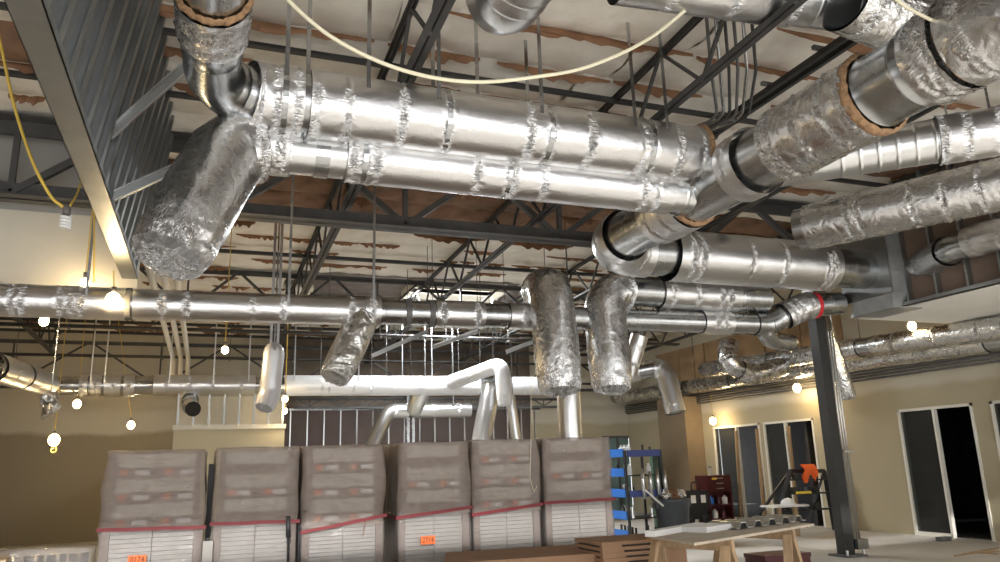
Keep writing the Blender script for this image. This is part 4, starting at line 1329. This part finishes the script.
for k in range(4):
    xx = rx + .30 + k * .16
    b = MB().tube([(xx, ry - .08, 1.38 - .05 * (k % 2)), (xx, ry - .08, 1.15), (xx + .02, ry - .08, .82)], [.02, .045, .035], 10)
    tag(b.build('hanging_tube', 'galv_bright', None, True), 'shiny metal tube hanging on the rack side, %s from the left' % ords[k], 'tube')
a, c = at(644, 489, 'y', ry - .2), at(663, 506, 'y', ry - .3)
tag(MB().bar(a, c, .09, .03).build('white_plank', 'foam'), 'white plank slanting from the rack into the grey bin', 'plank')
# rear green frame
gx = at(655, 470, 'y', 14.5)
tag(MB().box((gx.x - .05, 14.5, 0), (gx.x + .2, 14.6, 1.75)).build('green_panel', mat('green_panel', (.05, .09, .06), .6, var=.3)), 'dark green panel standing behind the blue rack', 'panel')
# grey trash bin
bc = at(675, 543, 'z', 0)
tbn = empty('trash_bin', (bc.x, bc.y, 0), 'round grey waste bin full of scrap behind the table', 'bin')
zt2 = .80
MB().tube([(bc.x, bc.y, 0), (bc.x, bc.y, .02), (bc.x, bc.y, zt2 - .06), (bc.x, bc.y, zt2 - .05), (bc.x, bc.y, zt2)], [.25, .26, .33, .36, .36], 24).build('body', 'grey_plastic', tbn, True)
for sg in (-1, 1): MB().box((bc.x + sg * .35 - .04, bc.y - .06, zt2 - .16), (bc.x + sg * .35 + .04, bc.y + .06, zt2 - .06)).build('handle', 'grey_plastic', tbn)
for k, (dx, nm, mm, lb) in enumerate(((-.15, 'foil_scrap', 'foil_crumpled', 'crumpled foil scrap on the left of the grey bin'), (.03, 'paper_scrap', 'kraft', 'brown paper scrap in the middle of the grey bin'), (.18, 'foil_scrap', 'foil_crumpled', 'crumpled foil scrap on the right of the grey bin'))):
    b = MB().sphere((bc.x + dx, bc.y, zt2 + .05), .13, 16, 10)
    b.v = [tuple(Vector(v) + Vector((N3(v[0] * 14, v[1] * 14, v[2] * 14), N3(v[1] * 14, v[2] * 14, 3), N3(v[2] * 14, v[0] * 14, 7))) * .07) for v in b.v]
    tag(b.build(nm, mm), lb, 'scrap')
# maroon tool chest and black cart
tx, ty = 11.85, 16.35
tc_ = empty('tool_chest', (tx, ty, 0), 'maroon tool chest with open shelves beside the first doorway', 'tool chest')
MB().box((tx - .35, ty, .72), (tx + .35, ty + .5, 1.12)).build('upper_chest', 'maroon', tc_)
MB().box((tx - .35, ty + .3, .08), (tx + .35, ty + .5, .72)).build('back_panel', 'maroon', tc_)
for sx in (-.35, .31): MB().box((tx + sx, ty, 0), (tx + sx + .04, ty + .5, .72)).build('side_panel', 'maroon', tc_)
for zz in (.08, .4): MB().box((tx - .33, ty, zz), (tx + .33, ty + .48, zz + .03)).build('shelf', 'maroon', tc_)
for k, zz in enumerate((.76, .88, 1.0)):
    dw = MB().box((tx - .32, ty - .02, zz), (tx + .32, ty, zz + .10)).build('drawer', 'maroon', tc_)
    MB().box((tx - .1, ty - .035, zz + .04), (tx + .1, ty - .02, zz + .06)).build('handle', 'conduit', dw)
MB().box((tx - .22, ty - .03, 1.02), (tx - .08, ty - .022, 1.07)).build('yellow_badge', 'yellow', tc_)
for k, (dx, zz, mm, lb) in enumerate(((-.2, .43, 'blue', 'blue canister on the shelf of the tool chest'), (.02, .43, 'maroon', 'red canister on the shelf of the tool chest'), (.2, .43, 'label_white', 'white canister on the shelf of the tool chest'), (-.12, .11, 'label_white', 'white canister low in the tool chest'), (.12, .11, 'maroon', 'red canister low in the tool chest'))):
    tag(MB().tube([(tx + dx, ty + .12, zz), (tx + dx, ty + .12, zz + .16), (tx + dx, ty + .12, zz + .18), (tx + dx, ty + .12, zz + .21)], [.07, .07, .03, .03], 14).build('canister', mm), lb, 'canister')
bq = empty('black_cart', (tx - .75, ty - .2, 0), 'low black cart with white labels left of the maroon chest', 'cart')
kx, ky = tx - .72, ty - .1
MB().box((kx - .35, ky, .32), (kx + .3, ky + .5, .78)).build('body', 'plastic_black', bq)
for dx in (-.2, .08): MB().box((kx + dx, ky - .01, .5), (kx + dx + .13, ky, .68)).build('paper_label', 'label_white', bq)
for sx in (-.25, .2): MB().tube([(kx + sx, ky, .12), (kx + sx, ky + .08, .12)], .12, 16).build('wheel', 'rubber_and_shade', bq, True)
MB().box((kx - .33, ky + .05, .12), (kx + .28, ky + .45, .32)).build('chassis', 'plastic_black', bq)
MB().tube(fillet([(kx - .1, ky + .1, .78), (kx - .1, ky + .1, .98), (kx + .12, ky + .1, .98), (kx + .12, ky + .1, .78)], .08), .02, 8).build('handle', 'plastic_black', bq, True)
a = at(707, 474, 'y', ty + .2)
tag(MB().tube([(tx - .1, ty + .2, 1.12), (tx - .1, ty + .2, 1.14), (tx - .1, ty + .2, 1.145), (tx - .1, ty + .2, 1.30), (tx - .1, ty + .2, 1.34)], [.06, .06, .02, .02, .06], 12).build('glass_cup', 'conduit'), 'small pale cup on top of the maroon chest', 'cup')

# slanted black tool rack with orange vest
sx0 = at(797, 520, 'z', 0)
kx, ky = 11.0, 12.9
sr = empty('tool_rack', (kx, ky, 0), 'black slanted tool rack standing before the middle doorway', 'tool rack')
a_, b_, c_, d_ = at(768, 516, 'y', 13.0), at(790, 471, 'y', 13.4), at(824, 471, 'y', 13.4), at(830, 520, 'y', 13.0)
zf = .04
for p0_, p1_ in (((a_.x, 12.9, zf), (b_.x, 13.4, b_.z)), ((d_.x, 12.9, zf), (c_.x, 13.4, c_.z))):
    MB().bar(p0_, p1_, .09, .05).build('side_rail', 'plastic_black', sr)
    MB().bar((p0_[0], 13.7, zf), p1_, .06, .05).build('rear_leg', 'plastic_black', sr)
MB().bar((b_.x, 13.4, b_.z), (c_.x, 13.4, c_.z), .06, .08).build('top_rail', 'plastic_black', sr)
for f in (.35, .62, .85):
    l0 = Vector((a_.x, 12.9, zf)).lerp(Vector((b_.x, 13.4, b_.z)), f); l1 = Vector((d_.x, 12.9, zf)).lerp(Vector((c_.x, 13.4, c_.z)), f)
    MB().bar(l0, l1, .16, .03).build('tray', 'plastic_black', sr)
    for q in range(3): MB().box(tuple(l0.lerp(l1, .2 + .25 * q) + Vector((-.05, -.06, .02))), tuple(l0.lerp(l1, .2 + .25 * q) + Vector((.06, .04, .13)))).build('tool_pouch', ('steel_dark', 'grey_plastic', 'steel_black')[q], sr)
bm = Vector(((b_.x + c_.x) / 2 - .12, 13.3, b_.z + .05))
b = MB()
nn = 9
for th in (0, .03):
    for j in range(nn):
        for i in range(7):
            f, g = j / (nn - 1), i / 6
            b.v.append((bm.x - .16 + g * .34 + .04 * N3(f * 4, g * 3, 1), bm.y - .06 - .1 * math.sin(PI * min(1, f * 1.2)) + th + .05 * N3(g * 5, f * 5, 4), bm.z + .08 - f * (.30 + .10 * math.sin(g * 7))))
o_ = nn * 7
for j in range(nn - 1):
    for i in range(6):
        q = j * 7 + i
        b.f += [(q, q + 7, q + 8, q + 1), (o_ + q, o_ + q + 1, o_ + q + 8, o_ + q + 7)]
tag(b.build('orange_vest', 'orange', None, True), 'bright orange vest draped over the black tool rack', 'vest')
q = at(802, 492, 'y', 13.0)
tag(MB().box((q.x - .2, 12.9, q.z - .03), (q.x + .15, 12.95, q.z + .015)).build('yellow_level', 'yellow'), 'yellow level lying across the black tool rack', 'level')
# side board with white hard hat
q0, q1 = at(770, 506, 'y', 12.6), at(802, 506, 'y', 12.6)
bd = empty('side_board', (q0.x, 12.6, 0), 'white board on a lumber leg before the black rack', 'board')
MB().box((q0.x, 12.4, q0.z - .03), (q1.x, 12.9, q0.z)).build('top', 'foam', bd)
for f in (.3, .8): MB().box((q0.x + f * (q1.x - q0.x) - .035, 12.6, 0), (q0.x + f * (q1.x - q0.x) + .035, 12.67, q0.z - .03)).build('leg', 'lumber', bd)
q = at(788, 503, 'y', 12.6)
hh_ = empty('hard_hat', (q.x, 12.6, q0.z), 'white hard hat resting on the side board', 'hard hat')
MB().tube([(q.x, 12.6, q0.z + z_) for z_ in (.01, .05, .09, .12, .135)], [.14, .135, .11, .065, .005], 18).build('shell', 'white_plastic', hh_, True)
MB().tube([(q.x, 12.57, q0.z + .001), (q.x, 12.57, q0.z + .014)], [.175, .17], 18).build('brim', 'white_plastic', hh_, True)
# debris on the floor at the lower right
for k in range(3):
    a, c = at(955 + 8 * k, 556 - 2 * k, 'z', .01), at(998, 548 + 3 * k, 'z', .01)
    tag(MB().bar(a, c, .04, .02).build('wood_strip', 'lumber'), 'thin wood strip on the floor at the lower right, %s from the wall' % ords[2 - k], 'wood strip')

# ------------------------------------------------------------------ cables and lamps
def cable(px, depth, label, m, r=.011):
    pts = [at(x, y, 'y', dv) for (x, y), dv in zip(px, depth)]
    # Catmull-Rom
    out = []
    P_ = [pts[0] * 2 - pts[1]] + pts + [pts[-1] * 2 - pts[-2]]
    for i in range(1, len(P_) - 2):
        for k in range(8):
            t_ = k / 8
            a_, b_, c_, d_ = P_[i - 1], P_[i], P_[i + 1], P_[i + 2]
            out.append(.5 * ((2 * b_) + (c_ - a_) * t_ + (2 * a_ - 5 * b_ + 4 * c_ - d_) * t_ ** 2 + (3 * b_ - a_ - 3 * c_ + d_) * t_ ** 3))
    out.append(pts[-1])
    return tag(MB().tube(out, r, 8).build('cable', m, None, True), label, 'cable')
cable([(275, -20), (290, 2), (330, 36), (380, 62), (430, 77), (480, 82), (535, 77), (590, 66), (650, 38), (700, -3), (715, -18)], [4.5] * 11, 'long cream cable sagging in front of the paired ducts', 'cord_cream', .014)
cable([(885, -12), (905, 6), (940, 24), (975, 38), (1010, 48)], [3.2] * 5, 'cream cable crossing the trunk duct at the upper right', 'cord_cream', .012)
cable([(-6, 15), (2, 50), (14, 105), (32, 160), (50, 195), (63, 207)], [6.5] * 6, 'yellow cable hanging down to the unlit spiral bulb', 'cord_yellow', .012)
cable([(70, 206), (78, 192), (84, 172), (92, 170), (94, 210), (94, 282)], [7.0, 7.2, 7.4, 7.6, 8.2, 9.0], 'thin yellow cable looping from the stud bulkhead to a lamp', 'cord_yellow', .009)
cb_ = empty('spiral_bulb', at(67, 210, 'y', 6.5), 'unlit white spiral bulb hanging on the yellow cable', 'bulb')
c = at(67, 209, 'y', 6.5)
MB().tube([c + Vector((0, 0, .03)), c, c - Vector((0, 0, .05))], [.015, .03, .032], 10).build('socket', 'brass', cb_, True)
sp = [c - Vector((0, 0, .055)) + Vector((.033 * math.cos(k * .6), .033 * math.sin(k * .6), -k * .0024)) for k in range(44)]
MB().tube(sp, .012, 6).build('spiral_tube', 'cfl', cb_, True)
def lamp(x, y, ax, dv, label, r=.045, power=9, up=.35, cord=True, dx=0.0):
    c = at(x, y, ax, dv)
    if dv > 9.4 and ax == 'y' and cord: up = roof_z(c.y) - c.z + .02
    o = empty('lit_bulb', c, label, 'light bulb')
    MB().sphere(c, r, 14, 10, 1.15).build('bulb', 'bulb', o, True)
    MB().tube([c + Vector((0, 0, r * 1.0)), c + Vector((0, 0, r + .07))], [.024, .028], 10).build('socket', 'brass', o, True)
    if cord: MB().tube([c + Vector((0, 0, r + .06)), c + Vector((dx, 0, r + up))], .007, 6).build('cord', 'cord_yellow', o, True)
    l = bpy.data.lights.new('bulb_light', 'POINT')
    l.energy, l.color, l.shadow_soft_size = power, (1, .74, .42), r
    lo = bpy.data.objects.new('bulb_light', l)
    col.objects.link(lo)
    lo.location = c + Vector((0, -.0, -r * 1.3))
lamp(113, 300, 'y', 8.95, 'large lit bulb in front of the slim duct under the stud bulkhead', .075, 22, .25, dx=-.02)
lamp(85, 283, 'y', 9.45, 'lit bulb just above the slim duct at the left', .05, 12, .9)
lamp(44, 321, 'y', 12.5, 'lit bulb below the slim duct at the far left', .065, 40, .5)
lamp(77, 404, 'y', 19.6, 'lit bulb under the far duct, left one of a pair', .085, 30, 1.0)
lamp(131, 425, 'y', 19.6, 'lit bulb under the far duct, right one of a pair', .08, 30, 1.4, dx=-.5)
lamp(54, 440, 'y', 17.0, 'lowest lit bulb hanging at the left with a cord loop', .10, 40, 1.2)
lamp(225, 350, 'y', 12.0, 'lit bulb between the girders left of the small white drop', .05, 25, .8)
lamp(285, 399, 'y', 16.5, 'upper lit bulb at the corner of the boxed-out wall', .06, 9, .4)
lamp(285, 411, 'y', 16.5, 'lower lit bulb at the corner of the boxed-out wall', .05, 7, .1)
lamp(713, 421, 'x', 12.3, 'lit bulb on the right wall beside the pilaster', .085, 22, .6)
lamp(797, 388, 'x', 12.2, 'lit bulb above the middle doorway', .085, 26, .35)
lamp(912, 326, 'x', 11.4, 'lit bulb under the white soffit edge at the right', .07, 24, .15)
# cord loop under the lowest bulb
c = at(56, 445, 'y', 17.0)
tag(MB().tube([c + Vector((-.03 + .05 * math.sin(k * .7), 0, -.02 - .05 * (1 - math.cos(k * .7)) - .004 * k)) for k in range(10)], .006, 6).build('cord_loop', 'cord_yellow', None, True), 'small cord loop under the lowest bulb', 'cord')
# crumpled foil scrap hanging left
c = at(50, 405, 'y', 13)
b = MB().sphere(c, .13, 16, 10, 1.3)
b.v = [tuple(Vector(v) + Vector((N3(v[0] * 9, v[1] * 9, v[2] * 9), N3(v[1] * 9, v[2] * 9, 3), N3(v[2] * 9, v[0] * 9, 7))) * .16) for v in b.v]
b.tube([c, (c.x, c.y, roof_z(c.y) + .05)], .006, 6)
tag(b.build('foil_scrap', 'foil_crumpled'), 'crumpled foil scrap hanging under the far duct at the left', 'scrap')
# hanger rods holding the far duct
dF = [o for o in bpy.data.objects if o.get('label', '').startswith('far duct spanning')][0]
for x_ in (322, 372, 388, 460, 482):
    q = P7.at(P7.S(x_))[0]
    MB().tube([(q.x, q.y + .1 * (-1) ** x_, q.z + R7 * .8), (q.x, q.y + .1 * (-1) ** x_, roof_z(17.4) - .05)], .011, 6).build('hanger_rod', 'galv', dF)
# flexible conduits dropping from the roof at the upper right
cd = empty('conduit_bundle', at(725, 60, 'z', 5.3), 'cluster of thin conduits curving down from the roof by the strut rail', 'conduits')
for k in range(6):
    x_ = 704 + k * 9
    top, mid, low = at(x_ + 2, 12, 'z', 5.5), at(x_ + 7, 70, 'z', 5.2), at(x_ + 14 - 3 * k, 118, 'z', 4.95)
    MB().tube(fillet([top, mid, low, low + Vector((-.25, .5, -.02))], .2), .016, 8).build('conduit', ('steel_grey', 'galv', 'steel_dark')[k % 3], cd, True)
# bare brown sheathing panels high on the right wall, beyond the column
wr = bpy.data.objects['wall_right']
pm = mat('bare_sheathing', (0.42, 0.28, 0.15), 0.85, var=0.25, vscale=2)
for k in range(6):
    y0_ = 12.6 + k * 1.24
    MB().box((XW - .03, y0_, 3.66), (XW, y0_ + 1.2, 4.62)).build('sheathing_panel', pm, wr)
# pink faced insulation strip beyond the slim duct
q = at(178, 296, 'z', roof_z(15.5) - .2)
o = link_mesh('pink_facing_strip', pink, ceil)
o.location = (q.x, q.y, roof_z(q.y) - .05)
o.scale = (1.3, 1, 1.1)

for k, (p0_, p1_, dv0, dv1, lb) in enumerate((((433, 347), (478, 331), 12.5, 12.2, 'bright loose stud slanting below the slim duct, near centre'), ((372, 356), (428, 331), 13, 13, 'bright thin stud slanting left of the white elbow'), ((506, 352), (548, 336), 12, 12, 'grey stud slanting behind the left big drop'))):
    a, c = at(*p0_, 'y', dv0), at(*p1_, 'y', dv1)
    o = empty('loose_stud', a, lb, 'stud')
    MB().bar(a, c, .012, .07).build('web', 'galv_bright', o)
    for sg in (-1, 1): MB().bar(a + Vector((0, -.02, .035 * sg)), c + Vector((0, -.02, .035 * sg)), .04, .006).build('flange', 'galv_bright', o)
    for q in (a, c): MB().tube([q, (q.x, q.y, roof_z(q.y) + .1)], .006, 6).build('tie_wire', 'steel_grey', o)
for k, (yv, zv, x0_, x1_, lb) in enumerate(((14.2, 4.55, 1.6, 11, 'dark conduit run under the roof, nearest of the far four'), (16.3, 4.35, -4.5, 11, 'dark conduit run under the roof, second of the far four'), (19.6, 4.25, -4.5, 11.5, 'dark conduit run under the roof, third of the far four'), (21.3, 3.9, 1.8, 11.8, 'dark conduit run under the roof, farthest of the four'))):
    o = empty('conduit_run', (x0_, yv, zv), lb, 'conduit')
    for j in range(2): MB().tube([(x0_, yv + .09 * j, zv), (x1_, yv + .09 * j, zv)], .03, 8).build('conduit', 'steel_dark', o, True)
    n_ = int((x1_ - x0_) / 1.5)
    for j in range(n_):
        xx = x0_ + .4 + j * 1.5
        MB().tube([(xx, yv + .045, zv - .04), (xx, yv + .045, roof_z(yv) - .08)], .008, 6).build('hanger_rod', 'steel_grey', o)
        MB().bar((xx, yv - .06, zv - .045), (xx, yv + .15, zv - .045), .04, .03).build('clip', 'steel_grey', o)
